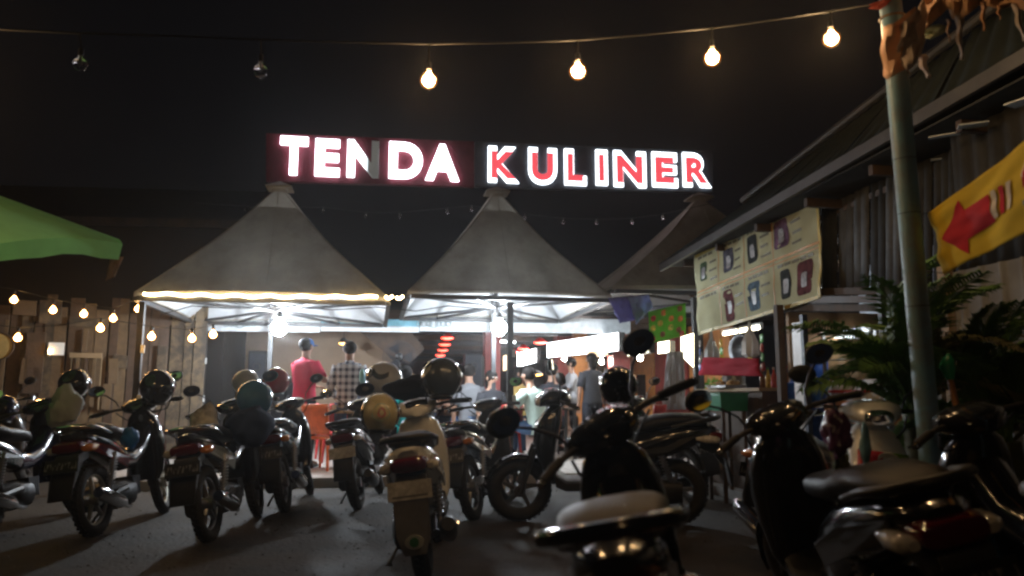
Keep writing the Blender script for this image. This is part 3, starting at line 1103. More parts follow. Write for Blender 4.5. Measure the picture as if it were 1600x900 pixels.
def chair(px, Y, yaw, label, mt=REDPL, seat=.43):
    p = at(px, 600, Y)
    t = thing('plastic_chair', label, 'chair', (p.x, p.y, FLOORZ), (0, 0, yaw), group='plastic chairs in the hall')
    m = MB(); m.box((0, 0, seat), (.42, .42, .035)); m.build('seat', mt, t, bevel=.012)
    m = MB(); m.grid(lambda a, b_: Vector((-.2 - .06 * b_ - .03 * math.sin(PI * a), (a - .5) * .42, seat + .05 + .40 * b_)), 8, 6)
    bo = m.build('backrest', mt, t); s = bo.modifiers.new('t', 'SOLIDIFY'); s.thickness = .02
    for sx in (-1, 1):
        for sy in (-1, 1):
            m = MB(); m.tube([(sx * .17, sy * .17, seat), (sx * .2, sy * .2, 0)], [.024, .018], 8); m.build('leg', mt, t)
    return t


ORPL = mat('orange_plastic', (0.75, 0.16, 0.05), .35)
chair(510, 10.7, 1.2, 'orange plastic chair by the low stage table', ORPL)
chair(532, 11.6, 2.0, 'red plastic chair left of the checked shirt')
chair(520, 12.4, .4, 'faded red plastic chair behind the checked shirt')
chair(790, 12.6, 1.9, 'red plastic chair beside the slim tent post')
chair(1002, 9.9, 2.6, 'bright red plastic chair seen above the black motorbike')

# music stand / round cymbal-like disc above the white helmet
t = thing('standing_fan', 'tall dark standing fan behind the white helmet', 'fan', at(622, 640, 12.6) * 1.0, (0, 0, TH))
t.location.z = FLOORZ
hz = at(622, 558, 12.6).z - FLOORZ
m = MB(); m.tube([(0, 0, 0.02), (0, 0, hz)], .02, 8); m.build('pole', DARKSTEEL, t)
m = MB(); m.tube([(0, 0, 0), (0, 0, .03)], [.2, .17], 18); m.build('base', DARKSTEEL, t)
m = MB()
for k in range(9):
    m.torus((0, -.09 + .02 * abs(4 - k) * .5, hz), (0, 1, 0), .04 + .028 * k, .004, 22, 5)
m.build('cage', mat('fan_cage', (.025, .025, .03), .4), t)
for k in range(3):
    m = MB(); a = k * 2.094
    m.prism([Vector((math.cos(a) * .03, -.06, hz + math.sin(a) * .03)), Vector((math.cos(a - .5) * .22, -.07, hz + math.sin(a - .5) * .22)), Vector((math.cos(a + .4) * .23, -.05, hz + math.sin(a + .4) * .23))], (0, .008, 0))
    m.build('blade', mat('fan_blade', (.03, .03, .035), .35), t)
m = MB(); m.ball((0, .02, hz), (.07, .1, .07), 12, 8); m.build('motor_housing', BLACKPL, t)

# green menu cloth with food pictures
GREENC = fabric('green_menu_cloth', (0.16, 0.52, 0.05), .25, var=.25)
gq = (front(1016, 537, -.2), front(1072, 524, -.25), front(1071, 473, -.25), front(1013, 487, -.2))
gbo, gfn, gn = cloth('menu_cloth', 'bright green menu cloth with food pictures hanging below the tents', 'banner', gq, GREENC, amp=.012)
FOODS = [mat('food_print_%s' % n_, c_, .5, var=.6, scale=22) for n_, c_ in (('brown', (.25, .09, .03)), ('orange', (.65, .2, .03)), ('red', (.5, .05, .04)), ('yellow', (.7, .5, .05)))]


def patch(fn, nrm, a0, a1, b0_, b1, mt, name, parent, off=.006, nu=5, nv=5, rnd=.25):
    """print on a cloth: a rounded patch that follows the wrinkles just above the cloth"""
    m = MB()
    n = 20
    ring, ca, cb = [], (a0 + a1) / 2, (b0_ + b1) / 2
    for rr in (1.0, .6):
        r_ = []
        for k in range(n):
            t_ = 2 * PI * k / n
            cx, cy = math.cos(t_), math.sin(t_)
            e = 2 / (2 + 6 * (1 - rnd))
            x = math.copysign(abs(cx) ** e, cx) * rr
            y = math.copysign(abs(cy) ** e, cy) * rr
            r_.append(fn(ca + x * (a1 - a0) / 2, cb + y * (b1 - b0_) / 2) + nrm * off)
        ring.append(r_)
    m.rings(ring, cap=False)
    m.add(ring[1] + [fn(ca, cb) + nrm * off], [(k, (k + 1) % n, n) for k in range(n)])
    o = m.build(name, mt, parent)
    return o


def facing(nrm, p):
    return nrm if nrm.dot(EYE - p) > 0 else -nrm


gn = facing(gn, gq[0])
for k, (a_, b_, r_) in enumerate(((.12, .75, 2), (.4, .85, 1), (.84, .86, 0), (.1, .45, 3), (.35, .2, 0), (.6, .62, 1), (.85, .55, 1), (.8, .22, 0), (.88, .08, 2), (.3, .55, 3), (.58, .35, 3), (.08, .12, 2))):
    patch(gfn, gn, a_ - .07, a_ + .07, b_ - .09, b_ + .09, FOODS[r_], 'food_picture', gbo, rnd=.9)

# grey-white curtain strip
cloth('curtain', 'tall grey curtain hanging beside the green menu cloth', 'curtain', (front(1033, 640, -.3), front(1072, 640, -.35), front(1068, 549, -.35), front(1043, 550, -.3)), fabric('grey_curtain', (.5, .5, .52), .3, dirt=(.35, .35, .36)), amp=.06, freq=5)

# ================================================================== left side: plank fence, hut, parasol
fence = thing('plank_fence', 'old brown plank fence with pale patched boards behind the warm bulbs', 'fence', (-8, 11.0, 0))
fb0, fb1 = at(-120, 620, 11.2), at(312, 620, 12.6)
fdir = (fb1 - fb0); flen = Vector((fdir.x, fdir.y, 0)).length
fyaw = math.atan2(fdir.y, fdir.x)
fence.location = (fb0.x, fb0.y, 0); fence.rotation_euler = (0, 0, fyaw)
PLANKM = [WOOD, mat('grey_brown_plank', (0.06, 0.043, 0.028), .8, var=.5, scale=3.5, bump=.5, bscale=20, dirt=(.20, .135, .065), dirt_amt=.8, dscale=3.5), DARKWOOD, mat('tan_plank', (0.15, 0.095, 0.045), .75, var=.4, scale=3, bump=.5, bscale=20, dirt=(.1, .065, .04), dirt_amt=.8)]
rp_ = random.Random(11)
x = 0.0
while x < flen:
    w = rp_.uniform(.13, .21)
    h = 2.55 + rp_.uniform(-.15, .12)
    m = MB(); m.box((0, 0, h / 2), (w - .012, .025, h))
    o = m.build('plank', PLANKM[rp_.choice((0, 0, 1, 1, 2, 3))], fence, smooth=False)
    o.location = (x + w / 2, rp_.uniform(-.02, .02), 0.02); o.rotation_euler = (0, rp_.uniform(-.008, .008), rp_.uniform(-.05, .05))
    x += w
for z in (.5, 1.45, 2.3):
    m = MB(); m.box((flen / 2, .05, z), (flen, .06, .09)); m.build('rail', DARKWOOD, fence, smooth=False)
finv = (Matrix.Translation(fence.location) @ Matrix.Rotation(fyaw, 4, 'Z')).inverted()
fn_ = Vector((-math.sin(fyaw), math.cos(fyaw), 0))


def fpt(px, py, off=0.0):
    return finv @ onplane(px, py, Vector(fence.location) - fn_ * (.06 + off), fn_)


def board(px0, px1, y0, y1, mt, name='patch_board', rz=0.0, off=0.0):
    a, b_ = fpt(px0, y1, off), fpt(px1, y0, off)
    m = MB(); m.box((0, 0, 0), (abs(b_.x - a.x), .03, abs(b_.z - a.z)))
    o = m.build(name, mt, fence, smooth=False, bevel=.004)
    o.location = ((a.x + b_.x) / 2, a.y, (a.z + b_.z) / 2); o.rotation_euler = (0, rz, 0)
    return o


for px0, px1, y0, y1, k, rz in ((20, 58, 470, 492, 3, .02), (-5, 14, 500, 640, 3, .01), (34, 72, 520, 615, 0, 0), (60, 98, 470, 505, 1, -.03), (128, 138, 515, 550, 3, .02), (30, 44, 560, 600, 3, .05), (108, 152, 498, 510, 1, .02), (50, 66, 575, 590, 3, 0.3), (168, 186, 560, 600, 3, -.04), (158, 175, 600, 640, 3, .03), (175, 200, 555, 575, 1, .06), (240, 262, 540, 640, 1, 0)):
    board(px0, px1, y0, y1, PLANKM[k], rz=rz, off=.03)
# shuttered hatch with pale frame
for px0, px1, y0, y1 in ((108, 160, 552, 559), (152, 160, 559, 640), (106, 112, 559, 640)):
    board(px0, px1, y0, y1, PALEWOOD, 'hatch_frame', off=.034)
for k in range(3):
    board(113 + k * 13, 125 + k * 13, 560, 636, PLANKM[3 if k != 1 else 0], 'hatch_board', off=.03)
t = thing('notice_board', 'small pale notice with a light on it nailed to the plank fence', 'notice', fence.matrix_basis @ fpt(88, 545, .09), (0, 0, fyaw))
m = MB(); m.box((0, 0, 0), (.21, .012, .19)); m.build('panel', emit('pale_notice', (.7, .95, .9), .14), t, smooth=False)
m = MB(); m.ball((-.08, -.02, -.04), .022, 10, 7); m.build('bulb', WARMFAR, t)
t = thing('round_sign', 'round yellowish sign on the plank fence at the left edge', 'sign', fence.matrix_basis @ fpt(-4, 541, .12), (0, 0, fyaw))
m = MB(); m.tube([(0, 0, 0), (0, .03, 0)], .21, 26); m.build('disc', mat('ochre_disc', (.45, .33, .12), .6, dirt=(.25, .16, .05)), t)
m = MB(); m.torus((0, -.005, 0), (0, 1, 0), .205, .014, 26, 6); m.build('rim', DARKWOOD, t)

# sloping roof of the dark hut behind the fence
HUTW = mat('tarred_boards', (.014, .011, .009), .85)
hut = thing('dark_hut', 'unlit dark hut with a sloping roof behind the plank fence', 'hut', (-9, 15, 0), (0, 0, .1))
m = MB(); m.box((0, 0, 2.1), (7.5, 3.6, 4.2)); m.build('wall', HUTW, hut, smooth=False)
m = MB(); m.prism([(-4.1, -2.2, 4.1), (4.1, -2.2, 4.1), (4.1, 0, 5.2), (-4.1, 0, 5.2)], (0, 0, .08)); m.prism([(-4.1, 2.2, 4.1), (-4.1, 0.004, 5.2), (4.1, 0.004, 5.2), (4.1, 2.2, 4.1)], (0, 0, .08)); m.build('roof', mat('old_roof_sheet', (.02, .018, .017), .7), hut, smooth=False)
m = MB(); m.box((0, -2.22, 4.1), (8.2, .05, .14)); m.build('gutter', DARKSTEEL, hut, smooth=False)
m = MB(); m.box((-1.2, -1.83, 2.9), (1.3, .05, 1.0)); wf = m.build('window', DARKSTEEL, hut, smooth=False)
m = MB(); m.box((-1.2, -1.86, 2.9), (1.15, .01, .86)); m.build('pane', mat('dark_window_pane', (.01, .01, .012), .1), wf, smooth=False)

# green parasol, top left
PARA = fabric('green_parasol_cloth', (0.34, 0.74, 0.30), .55, var=.12, dirt=(.26, .62, .24))
E0 = at(191, 391, 6.2)
ctr = Vector((E0.x - 1.50, E0.y - .25, 0))
pr = thing('parasol', 'green cloth parasol edge reaching in from the left', 'parasol', ctr)
ez = E0.z; N8 = 8; Rr = math.hypot(1.50, .25); a0_ = math.atan2(.25, 1.50)
apz = ez + .62


def pe(k, s, off=0):
    """k: fractional panel corner"""
    i = math.floor(k); f_ = k - i
    A = Vector((math.cos(a0_ + i * PI / 4), math.sin(a0_ + i * PI / 4), 0)); B = Vector((math.cos(a0_ + (i + 1) * PI / 4), math.sin(a0_ + (i + 1) * PI / 4), 0))
    d = A.lerp(B, f_) * Rr
    z = ez + (apz - ez) * (1 - s) * (1.0 + .08 * s)
    z += .05 * 4 * f_ * (1 - f_) * s * s
    return Vector((d.x * s, d.y * s, z + off + .2 * d.y * s))      # canopy tipped towards the car park


m = MB()
n = 48
rs = [[pe(k * N8 / n, max(.02, j / 8)) for k in range(n)] for j in range(9)]
m.rings(rs, cap=False); can = m.build('canopy', PARA, pr)
m = MB()
r0 = [pe(k * N8 / n, 1.0) for k in range(n)]
r1 = [Vector((p.x * .985, p.y * .985, p.z - .13 - .012 * math.sin(k * 1.9))) for k, p in enumerate(r0)]
m.rings([r0, r1], cap=False); m.build('valance', PARA, pr)
for k in range(N8):
    m = MB(); m.tube([pe(k, .06, -.03), pe(k, .5, -.025), pe(k, .985, -.02)], .008, 6); m.build('rib', STEEL, pr)
m = MB(); m.tube([(0, 0, 0), (0, 0, apz + .06)], .022, 10); m.build('pole', STEEL, pr)
m = MB(); m.tube([(0, 0, 0), (0, 0, .09)], [.26, .22], 18); m.build('base', CONC, pr)
q = pe(0, 1.0) + ctr
o, _, _ = cloth('cloth_scrap', 'small brown rag hanging from the corner of the green parasol', 'cloth', (q + Vector((-.13, .02, -.30)), q + Vector((-.07, .05, -.26)), q + Vector((0, .03, -.1)), q + Vector((-.09, .0, -.1))), fabric('brown_rag', (.30, .19, .12), .3), nu=6, nv=8, amp=.03)

# ================================================================== right side: the shop
US = 2.08
shop = thing('shop_building', 'low shop with a dark sheet-metal awning and open front on the right', 'building', uv(US, -5, 0), (0, 0, TH))
sI = (Matrix.Translation(shop.location) @ Matrix.Rotation(TH, 4, 'Z')).inverted()


def sl(px, py, du=0.0):
    """pixel -> shop-local point on the plane du behind the shop front (x into the shop, y towards the tents)"""
    return sI @ side(px, py, US + du)


GREENSH = mat('dark_green_roof_sheet', (0.016, 0.022, 0.022), .85, spec=.15, bump=.2, bscale=20, dirt=(.012, .014, .014))
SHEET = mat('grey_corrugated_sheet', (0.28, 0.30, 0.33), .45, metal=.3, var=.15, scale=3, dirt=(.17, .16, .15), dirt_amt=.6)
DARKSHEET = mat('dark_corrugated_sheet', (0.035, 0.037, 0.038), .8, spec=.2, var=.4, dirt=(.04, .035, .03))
ALU = mat('gutter_alu', (.09, .09, .09), .5, metal=.3, dirt=(.05, .045, .04))

# fascia / awning edge
A = sl(1030, 424, -.25); B = sl(1600, 98, -.25); ydir = B - A
B2 = B + ydir * .6
m = MB(); dz = Vector((0, 0, .09))
m.prism([A, B2, B2 + dz, A + dz], (.04, 0, 0)); m.build('awning_edge', ALU, shop, smooth=False)
# awning sheets: from the edge up and over towards the upper gutter
C0 = sl(1165, 318, -.12); D0 = sl(1600, -12, -.12); D2 = D0 + (D0 - C0) * .6
nsh = 9
for k in range(nsh):
    t0_, t1_ = k / nsh, (k + 1) / nsh - .006
    P = [(A + dz).lerp(B2 + dz, t0_), (A + dz).lerp(B2 + dz, t1_), C0.lerp(D2, t1_), C0.lerp(D2, t0_)]

    def shf(a, b_, P=P):
        p = P[0].lerp(P[1], a).lerp(P[3].lerp(P[2], a), b_)
        return p + Vector((-.012 * math.cos(a * 2 * PI * 5), 0, 0))
    m = MB(); m.grid(shf, 30, 3); o = m.build('awning_sheet', GREENSH, shop)
    s_ = o.modifiers.new('t', 'SOLIDIFY'); s_.thickness = .004
m = MB(); m.tube([C0 + Vector((-.03, 0, .03)), D2 + Vector((-.03, 0, .03))], .035, 8); m.build('gutter', DARKSTEEL, shop)
# flat roof behind and soffit with purlins
zr = (C0.z + D2.z) / 2
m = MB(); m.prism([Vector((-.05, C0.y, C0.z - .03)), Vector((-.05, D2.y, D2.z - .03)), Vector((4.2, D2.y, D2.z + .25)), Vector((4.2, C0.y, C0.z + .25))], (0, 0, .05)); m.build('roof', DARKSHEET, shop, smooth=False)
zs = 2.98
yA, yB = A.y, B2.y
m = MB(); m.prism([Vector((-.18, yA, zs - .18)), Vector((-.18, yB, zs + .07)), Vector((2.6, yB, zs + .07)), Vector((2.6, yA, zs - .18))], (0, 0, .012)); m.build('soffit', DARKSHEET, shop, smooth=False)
for k in range(10):
    y = yA + (yB - yA) * (k + .5) / 10
    m = MB(); m.box((1.2, y, zs - .18 + .25 * (k + .5) / 10 - .05), (2.6, .05, .08)); m.build('rafter', DARKWOOD, shop, smooth=False)
for k in range(3):
    m = MB(); m.prism([Vector((.25 + .7 * k, yA, zs - .30)), Vector((.25 + .7 * k, yB, zs - .05)), Vector((.31 + .7 * k, yB, zs - .05)), Vector((.31 + .7 * k, yA, zs - .30))], (0, 0, .05)); m.build('purlin', DARKWOOD, shop, smooth=False)
# translucent light strips in the soffit
LS = mat('milky_roof_strip', (.55, .62, .68), .35)
for (pxa, pya, pxb, pyb, w) in ((1498, 196, 1546, 190, .10), (1535, 213, 1580, 204, .08), (1568, 165, 1612, 150, .11), (1506, 222, 1528, 219, .05), (1455, 250, 1474, 248, .04), (1450, 215, 1500, 207, .05)):
    zz = 2.86
    a_, b_ = sI @ onground(pxa, pya, zz), sI @ onground(pxb, pyb, zz)
    m = MB(); d = (b_ - a_).normalized(); s_ = Vector((-d.y, d.x, 0)) * w
    m.prism([a_, b_, b_ + s_, a_ + s_], (0, 0, .008)); m.build('roof_strip', LS, shop, smooth=False)

# upper wall of dark vertical sheets above the opening (set back a little)
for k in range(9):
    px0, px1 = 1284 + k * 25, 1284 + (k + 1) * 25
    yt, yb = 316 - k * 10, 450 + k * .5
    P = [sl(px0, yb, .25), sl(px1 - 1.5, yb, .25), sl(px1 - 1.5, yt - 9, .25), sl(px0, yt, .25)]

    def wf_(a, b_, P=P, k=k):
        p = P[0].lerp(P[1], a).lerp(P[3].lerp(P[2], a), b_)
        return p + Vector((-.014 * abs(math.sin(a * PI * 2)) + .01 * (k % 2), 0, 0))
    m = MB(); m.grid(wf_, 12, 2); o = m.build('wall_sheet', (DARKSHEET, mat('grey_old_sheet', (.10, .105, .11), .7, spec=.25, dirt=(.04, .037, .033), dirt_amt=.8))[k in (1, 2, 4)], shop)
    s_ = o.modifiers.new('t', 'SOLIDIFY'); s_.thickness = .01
# dark sheets added for the unlit gap above the near corrugated wall
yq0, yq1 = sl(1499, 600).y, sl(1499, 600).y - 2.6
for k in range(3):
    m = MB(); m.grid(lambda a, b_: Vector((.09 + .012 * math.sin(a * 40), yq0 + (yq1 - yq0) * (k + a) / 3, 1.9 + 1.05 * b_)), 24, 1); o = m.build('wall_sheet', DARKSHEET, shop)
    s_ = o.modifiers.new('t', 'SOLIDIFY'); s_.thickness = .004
# header beams above the opening
for (y0a, y0b, y1a, y1b, du, mm) in ((452, 446, 462, 459, .18, WOOD), (464, 460, 474, 472, .1, DARKWOOD), (476, 474, 486, 487, .14, WOOD)):
    P = [sl(1196, y1a, du), sl(1506, y1b, du), sl(1506, y0b, du), sl(1196, y0a, du)]
    m = MB(); m.prism(P, (.07, 0, 0)); m.build('header_beam', mm, shop, smooth=False)
# near corrugated wall
cw0, cw1 = sl(1499, 600).y, sl(1499, 600).y - 2.6
for k in range(3):
    y0_, y1_ = cw0 - .87 * k, cw0 - .87 * (k + 1) + .01

    def cf(a, b_, y0_=y0_, y1_=y1_):
        t_ = a * 5
        f_ = t_ - math.floor(t_)
        ridge = max(0, 1 - abs(f_ - .5) / .12)
        return Vector((.02 - .03 * min(1, ridge * 1.6), y0_ + (y1_ - y0_) * a, .02 + 1.93 * b_))
    m = MB(); m.grid(cf, 60, 1); o = m.build('wall_sheet', SHEET, shop)
    s_ = o.modifiers.new('t', 'SOLIDIFY'); s_.thickness = .004
m = MB(); m.box((-.0, cw0 + .05, 1.0), (.07, .075, 2.0)); m.build('corner_post', PALEWOOD, shop, smooth=False, bevel=.004)
# other posts of the front
for px, mm, w in ((1222, WOOD, .07), (1386, DARKSTEEL, .045)):
    p = sl(px, 600, .02)
    m = MB(); m.box((p.x, p.y, 1.0), (w, w, 2.0)); m.build('front_post', mm, shop, smooth=False)
# inside: back wall, side walls, floor
yL, yR = sl(1090, 600).y, cw0
m = MB(); m.box((2.5, (yL + yR) / 2, 1.45), (.08, abs(yL - yR) + .6, 2.8)); m.build('back_wall', mat('blue_grey_wall', (.36, .40, .46), .7, dirt=(.24, .25, .27)), shop, smooth=False)
m = MB(); m.box((1.3, yR - .12, 1.0), (2.4, .06, 1.9)); m.build('side_wall', mat('white_side_wall', (.6, .62, .64), .6, dirt=(.4, .4, .4)), shop, smooth=False)
m = MB(); m.box((1.2, (yL + yR) / 2, .05), (2.5, abs(yL - yR), .098)); m.build('floor', CONC, shop, smooth=False)
m = MB(); m.box((1.3, sl(1206, 600).y, 1.0), (2.2, .05, 1.9)); m.build('partition', mat('plywood', (.42, .25, .12), .7, var=.3, scale=3, dirt=(.25, .14, .06)), shop, smooth=False)

# awning lamp inside: white tubes
def wl_(p):
    return shop.matrix_basis @ p


shop.matrix_basis = Matrix.Translation(shop.location) @ Matrix.Rotation(TH, 4, 'Z')
pa, pb = wl_(sl(1290, 526, .7)), wl_(sl(1362, 527, .7))
tube_lamp(pa, pb, 'white tube lamp along the top of the glass food case', emit('shop_tube_glow', (.9, .97, 1), 22.0), .014)
ya, yb_ = sl(1260, 600, 1.6).y, sl(1330, 600, 1.6).y
tube_lamp(wl_(Vector((1.3, ya, 2.35))), wl_(Vector((1.3, yb_, 2.35))), 'white tube lamp under the shop ceiling above the food case', emit('shop_tube_dim', (.92, .97, 1), 34.0))
ya, yb_ = sl(1112, 600, .6).y, sl(1170, 600, .6).y
tube_lamp(wl_(Vector((.8, ya, 1.95))), wl_(Vector((.8, yb_, 1.95))), 'warm tube lamp inside the stall with the red cloth', emit('shop_tube_warm', (1, .9, .65), 16.0))

# pale blue cloth screen at the right end of the opening
q4 = [wl_(sl(x, y, .12)) for x, y in ((1398, 490), (1486, 490), (1488, 466), (1398, 468))]
cloth('cloth_screen', 'pale blue cloth tied under the beam right of the teal pole', 'cloth', q4, BLUEC, amp=.03)
# white door frame
m = MB(); o_ = wl_(sl(1252, 600, .05)); t = thing('door_frame', 'narrow white door leaf standing open beside the blue jerrycans', 'door', (o_.x, o_.y, .1), (0, 0, TH))
m.box((0, 0, .86), (.05, .16, 1.68)); m.build('leaf', WHITEPT, t, smooth=False, bevel=.005)
m = MB(); m.box((-.02, -.13, .88), (.05, .05, 1.76)); m.build('frame', mat('navy_frame', (.02, .03, .06), .5), t, smooth=False)

# food cart with glass case
pc = wl_(sl(1288, 640, .45)); pd = wl_(sl(1376, 640, .45)); wd = (pd - pc).length
cart = thing('food_cart', 'white food cart with a red stripe, orange base and glass case', 'food cart', ((pc.x + pd.x) / 2, (pc.y + pd.y) / 2, .1), (0, 0, TH))
zb = lambda py: sl(1330, py, .45).z - .1
CARTW = mat('cart_white', (.7, .7, .68), .4, dirt=(.5, .48, .45), dirt_amt=.4)
z0_, z1_, z2_ = zb(672), zb(636), zb(604)
m = MB(); m.box((.3, 0, z0_ * .5 + .06), (.6, wd, z0_)); m.build('base_panel', DARKWOOD, cart, smooth=False)
m = MB(); m.box((.3, 0, (z0_ + z1_) / 2 + .06), (.604, wd + .004, z1_ - z0_)); m.build('orange_panel', ORANGEP, cart, smooth=False)
m = MB(); m.box((.3, 0, (z1_ + z2_) / 2 + .06), (.608, wd + .008, z2_ - z1_)); m.build('white_panel', CARTW, cart, smooth=False)
m = MB(); m.box((-.008, 0, z1_ + (z2_ - z1_) * .45 + .06), (.01, wd, .025)); m.build('red_stripe', REDPL, cart, smooth=False)
zt_ = zb(528)
for sx in (0.02, .58):
    for sy in (-1, 1):
        m = MB(); m.box((sx, sy * (wd / 2 - .02), (z2_ + zt_) / 2 + .06), (.03, .03, zt_ - z2_)); m.build('frame_post', GREYMETAL, cart, smooth=False)
m = MB(); m.box((.3, 0, zt_ + .07), (.64, wd + .02, .03)); m.build('case_top', GREYMETAL, cart, smooth=False)
m = MB(); m.box((.012, 0, (z2_ + zt_) / 2 + .06), (.006, wd - .06, zt_ - z2_ - .03)); m.build('glass_pane', glass('case_glass'), cart, smooth=False)
m = MB(); m.box((.3, 0, z2_ + .06 + (zt_ - z2_) * .45), (.5, wd - .08, .012)); m.build('shelf', GREYMETAL, cart, smooth=False)
for k in range(6):
    m = MB(); m.ball((.3, -wd / 2 + .1 + k * (wd - .2) / 5, z2_ + .1 + (zt_ - z2_) * .45), (.09, .05, .035), 10, 6); m.build('food_pile', FOODS[k % 4], cart)
for sy in (-1, 1):
    m = MB(); m.torus((.1, sy * (wd / 2 + .03), .2), (0, 1, 0), .16, .025, 22, 8); m.build('wheel', RUBBER, cart)

# menu boards above the cart
for (px0, px1, y0, y1, mm, lab) in ((1266, 1284, 505, 530, REDPL, 'red drinks poster at the back of the shop'), (1318, 1357, 505, 524, mat('maroon_poster', (.3, .06, .06), .5), 'dark red poster above the food case'), (1360, 1384, 496, 520, WHITEPT, 'white box on the shelf right of the red posters'), (1284, 1304, 507, 528, mat('red_orange_poster', (.6, .1, .04), .5), 'orange-red packet display beside the red drinks poster')):
    P = [wl_(sl(px0, y1, 1.3)), wl_(sl(px1, y1, 1.3)), wl_(sl(px1, y0, 1.3)), wl_(sl(px0, y0, 1.3))]
    t = thing('poster' if 'poster' in lab else 'display_box', lab, 'poster' if 'poster' in lab else 'box', sum(P, Vector()) / 4)
    m = MB(); m.prism([p - t.location for p in P], U * .06); m.build('panel', mm, t, smooth=False)
    m = MB(); c_ = Vector((0, 0, 0)); m.prism([c_ + (p - t.location) * .55 - U * .004 for p in P], U * .003); m.build('printed_picture', FOODS[3] if mm is not WHITEPT else mat('grey_print', (.4, .4, .42), .5), t, smooth=False)
    m = MB(); mid = (P[0] + P[1]) / 2 - t.location; m.box((mid.x + .1, mid.y, -(t.location.z - .1) / 2 + mid.z / 2), (.03, .03, t.location.z - .1 + mid.z)); m.build('stand', DARKSTEEL, t, smooth=False)

# blue jerrycans and drum
def jerry(px, py0, py1, du, label, mt=BLUEPL):
    a, b_ = wl_(sl(px, py1, du)), wl_(sl(px, py0, du))
    h = b_.z - a.z
    t = thing('jerrycan', label, 'jerrycan', a, (0, 0, TH + .3), group='blue plastic cans at the shop front')
    m = MB(); m.loftz([(0, 0, .07, .10), (.02, 0, .085, .12), (h * .72, 0, .085, .12), (h * .84, 0, .07, .10), (h * .88, 0, .03, .03), (h, 0, .03, .03)], 18, 4); m.build('can', mt, t)
    m = MB(); m.tube([(0, .08, h * .78), (0, .05, h * .95), (0, -.02, h * .97), (0, -.06, h * .8)], .012, 8); m.build('handle', mt, t)
    m = MB(); m.tube([(0, 0, h * .98), (0, 0, h * 1.05)], .033, 12); m.build('cap', WHITEPT, t)


shelf = wl_(sl(1262, 625, .2))
t = thing('shelf_plank', 'rough plank shelf carrying the blue jerrycans', 'shelf', (shelf.x, shelf.y, wl_(sl(1262, 631, .15)).z - .035), (0, 0, TH))
m = MB(); m.box((0, 0, .012), (.3, 1.0, .024)); m.build('board', WOOD, t, smooth=False)
for sy in (-.42, .42):
    m = MB(); m.box((0, sy, -t.location.z / 2), (.05, .05, t.location.z)); m.build('leg', WOOD, t, smooth=False)
jerry(1245, 592, 631, .15, 'blue jerrycan at the left end of the plank shelf')
jerry(1273, 590, 631, .15, 'blue jerrycan at the right end of the plank shelf')
pz = wl_(sl(1270, 580, .5))
t = thing('plastic_drum', 'tall blue plastic drum behind the jerrycans', 'drum', (pz.x, pz.y, .1), group='blue plastic cans at the shop front')
hh = wl_(sl(1270, 538, .5)).z - .1
m = MB(); m.tube([(0, 0, 0), (0, 0, .03), (0, 0, hh * .3), (0, 0, hh * .32), (0, 0, hh * .66), (0, 0, hh * .68), (0, 0, hh * .95), (0, 0, hh)], [.14, .155, .155, .165, .165, .155, .155, .13], 22); m.build('barrel', BLUEPL, t)
m = MB(); m.tube([(0, 0, hh), (0, 0, hh + .03)], .06, 14); m.build('lid', mat('navy_lid', (.01, .03, .12), .4), t)

# stall with red cloth under the menu banner
pA = wl_(sl(1095, 640, .1)); pB = wl_(sl(1192, 640, .1)); wd = (pB - pA).length
st = thing('stall_counter', 'wooden stall counter under the menu banner', 'counter', ((pA.x + pB.x) / 2, (pA.y + pB.y) / 2, 0), (0, 0, TH), group='shop counters')
hc = wl_(sl(1140, 607, .1)).z
m = MB(); m.box((.25, 0, hc / 2 - .02), (.5, wd, hc - .04)); m.build('front_panel', WOOD, st, smooth=False)
m = MB(); m.box((.25, 0, hc - .018), (.6, wd + .06, .036)); m.build('worktop', PALEWOOD, st, smooth=False, bevel=.005)
def oncounter(px, py, du, name, label, cat, builder):
    p = wl_(sl(px, py, du)); t = thing(name, label, cat, (p.x, p.y, hc), (0, 0, TH)); builder(t); return t


def _pot(t):
    m = MB(); m.tube([(0, 0, 0), (0, 0, .02), (0, 0, .22), (0, 0, .235)], [.12, .13, .135, .14], 20); m.build('pot', GREYMETAL, t)
    m = MB(); m.tube([(0, 0, .235), (0, 0, .26), (0, 0, .28)], [.14, .09, .02], 20); m.build('lid', GREYMETAL, t)
    for s_ in (-1, 1):
        m = MB(); m.torus((0, s_ * .145, .17), (1, 0, 0), .03, .008, 12, 6); m.build('handle', STEEL, t)


def _veg(t):
    m = MB(); rr = random.Random(5)
    for k in range(60):
        p = Vector((rr.uniform(-.1, .1), rr.uniform(-.12, .12), rr.uniform(0.02, .12))); a = Vector((rr.uniform(-1, 1), rr.uniform(-1, 1), rr.uniform(0, 1))).normalized() * .05; b_ = a.orthogonal().normalized() * .025
        m.add([p, p + a * .5 + b_, p + a, p + a * .5 - b_], [(0, 1, 2, 3)])
    m.build('leaves', mat('lettuce', (.16, .42, .05), .5), t)
    m = MB(); m.tube([(0, 0, 0), (0, 0, .05)], [.1, .15], 16); m.build('bowl', WHITEPT, t)


def _tray(t):
    m = MB(); m.box((0, 0, .02), (.26, .4, .035)); m.build('tray', GREYMETAL, t, bevel=.01)
    m = MB()
    for k in range(9):
        m.ball((random.uniform(-.08, .08), -.16 + .04 * k, .06), (.04, .03, .03), 8, 6)
    m.build('snacks', mat('fried_food', (.6, .38, .15), .5, var=.4, scale=30), t)


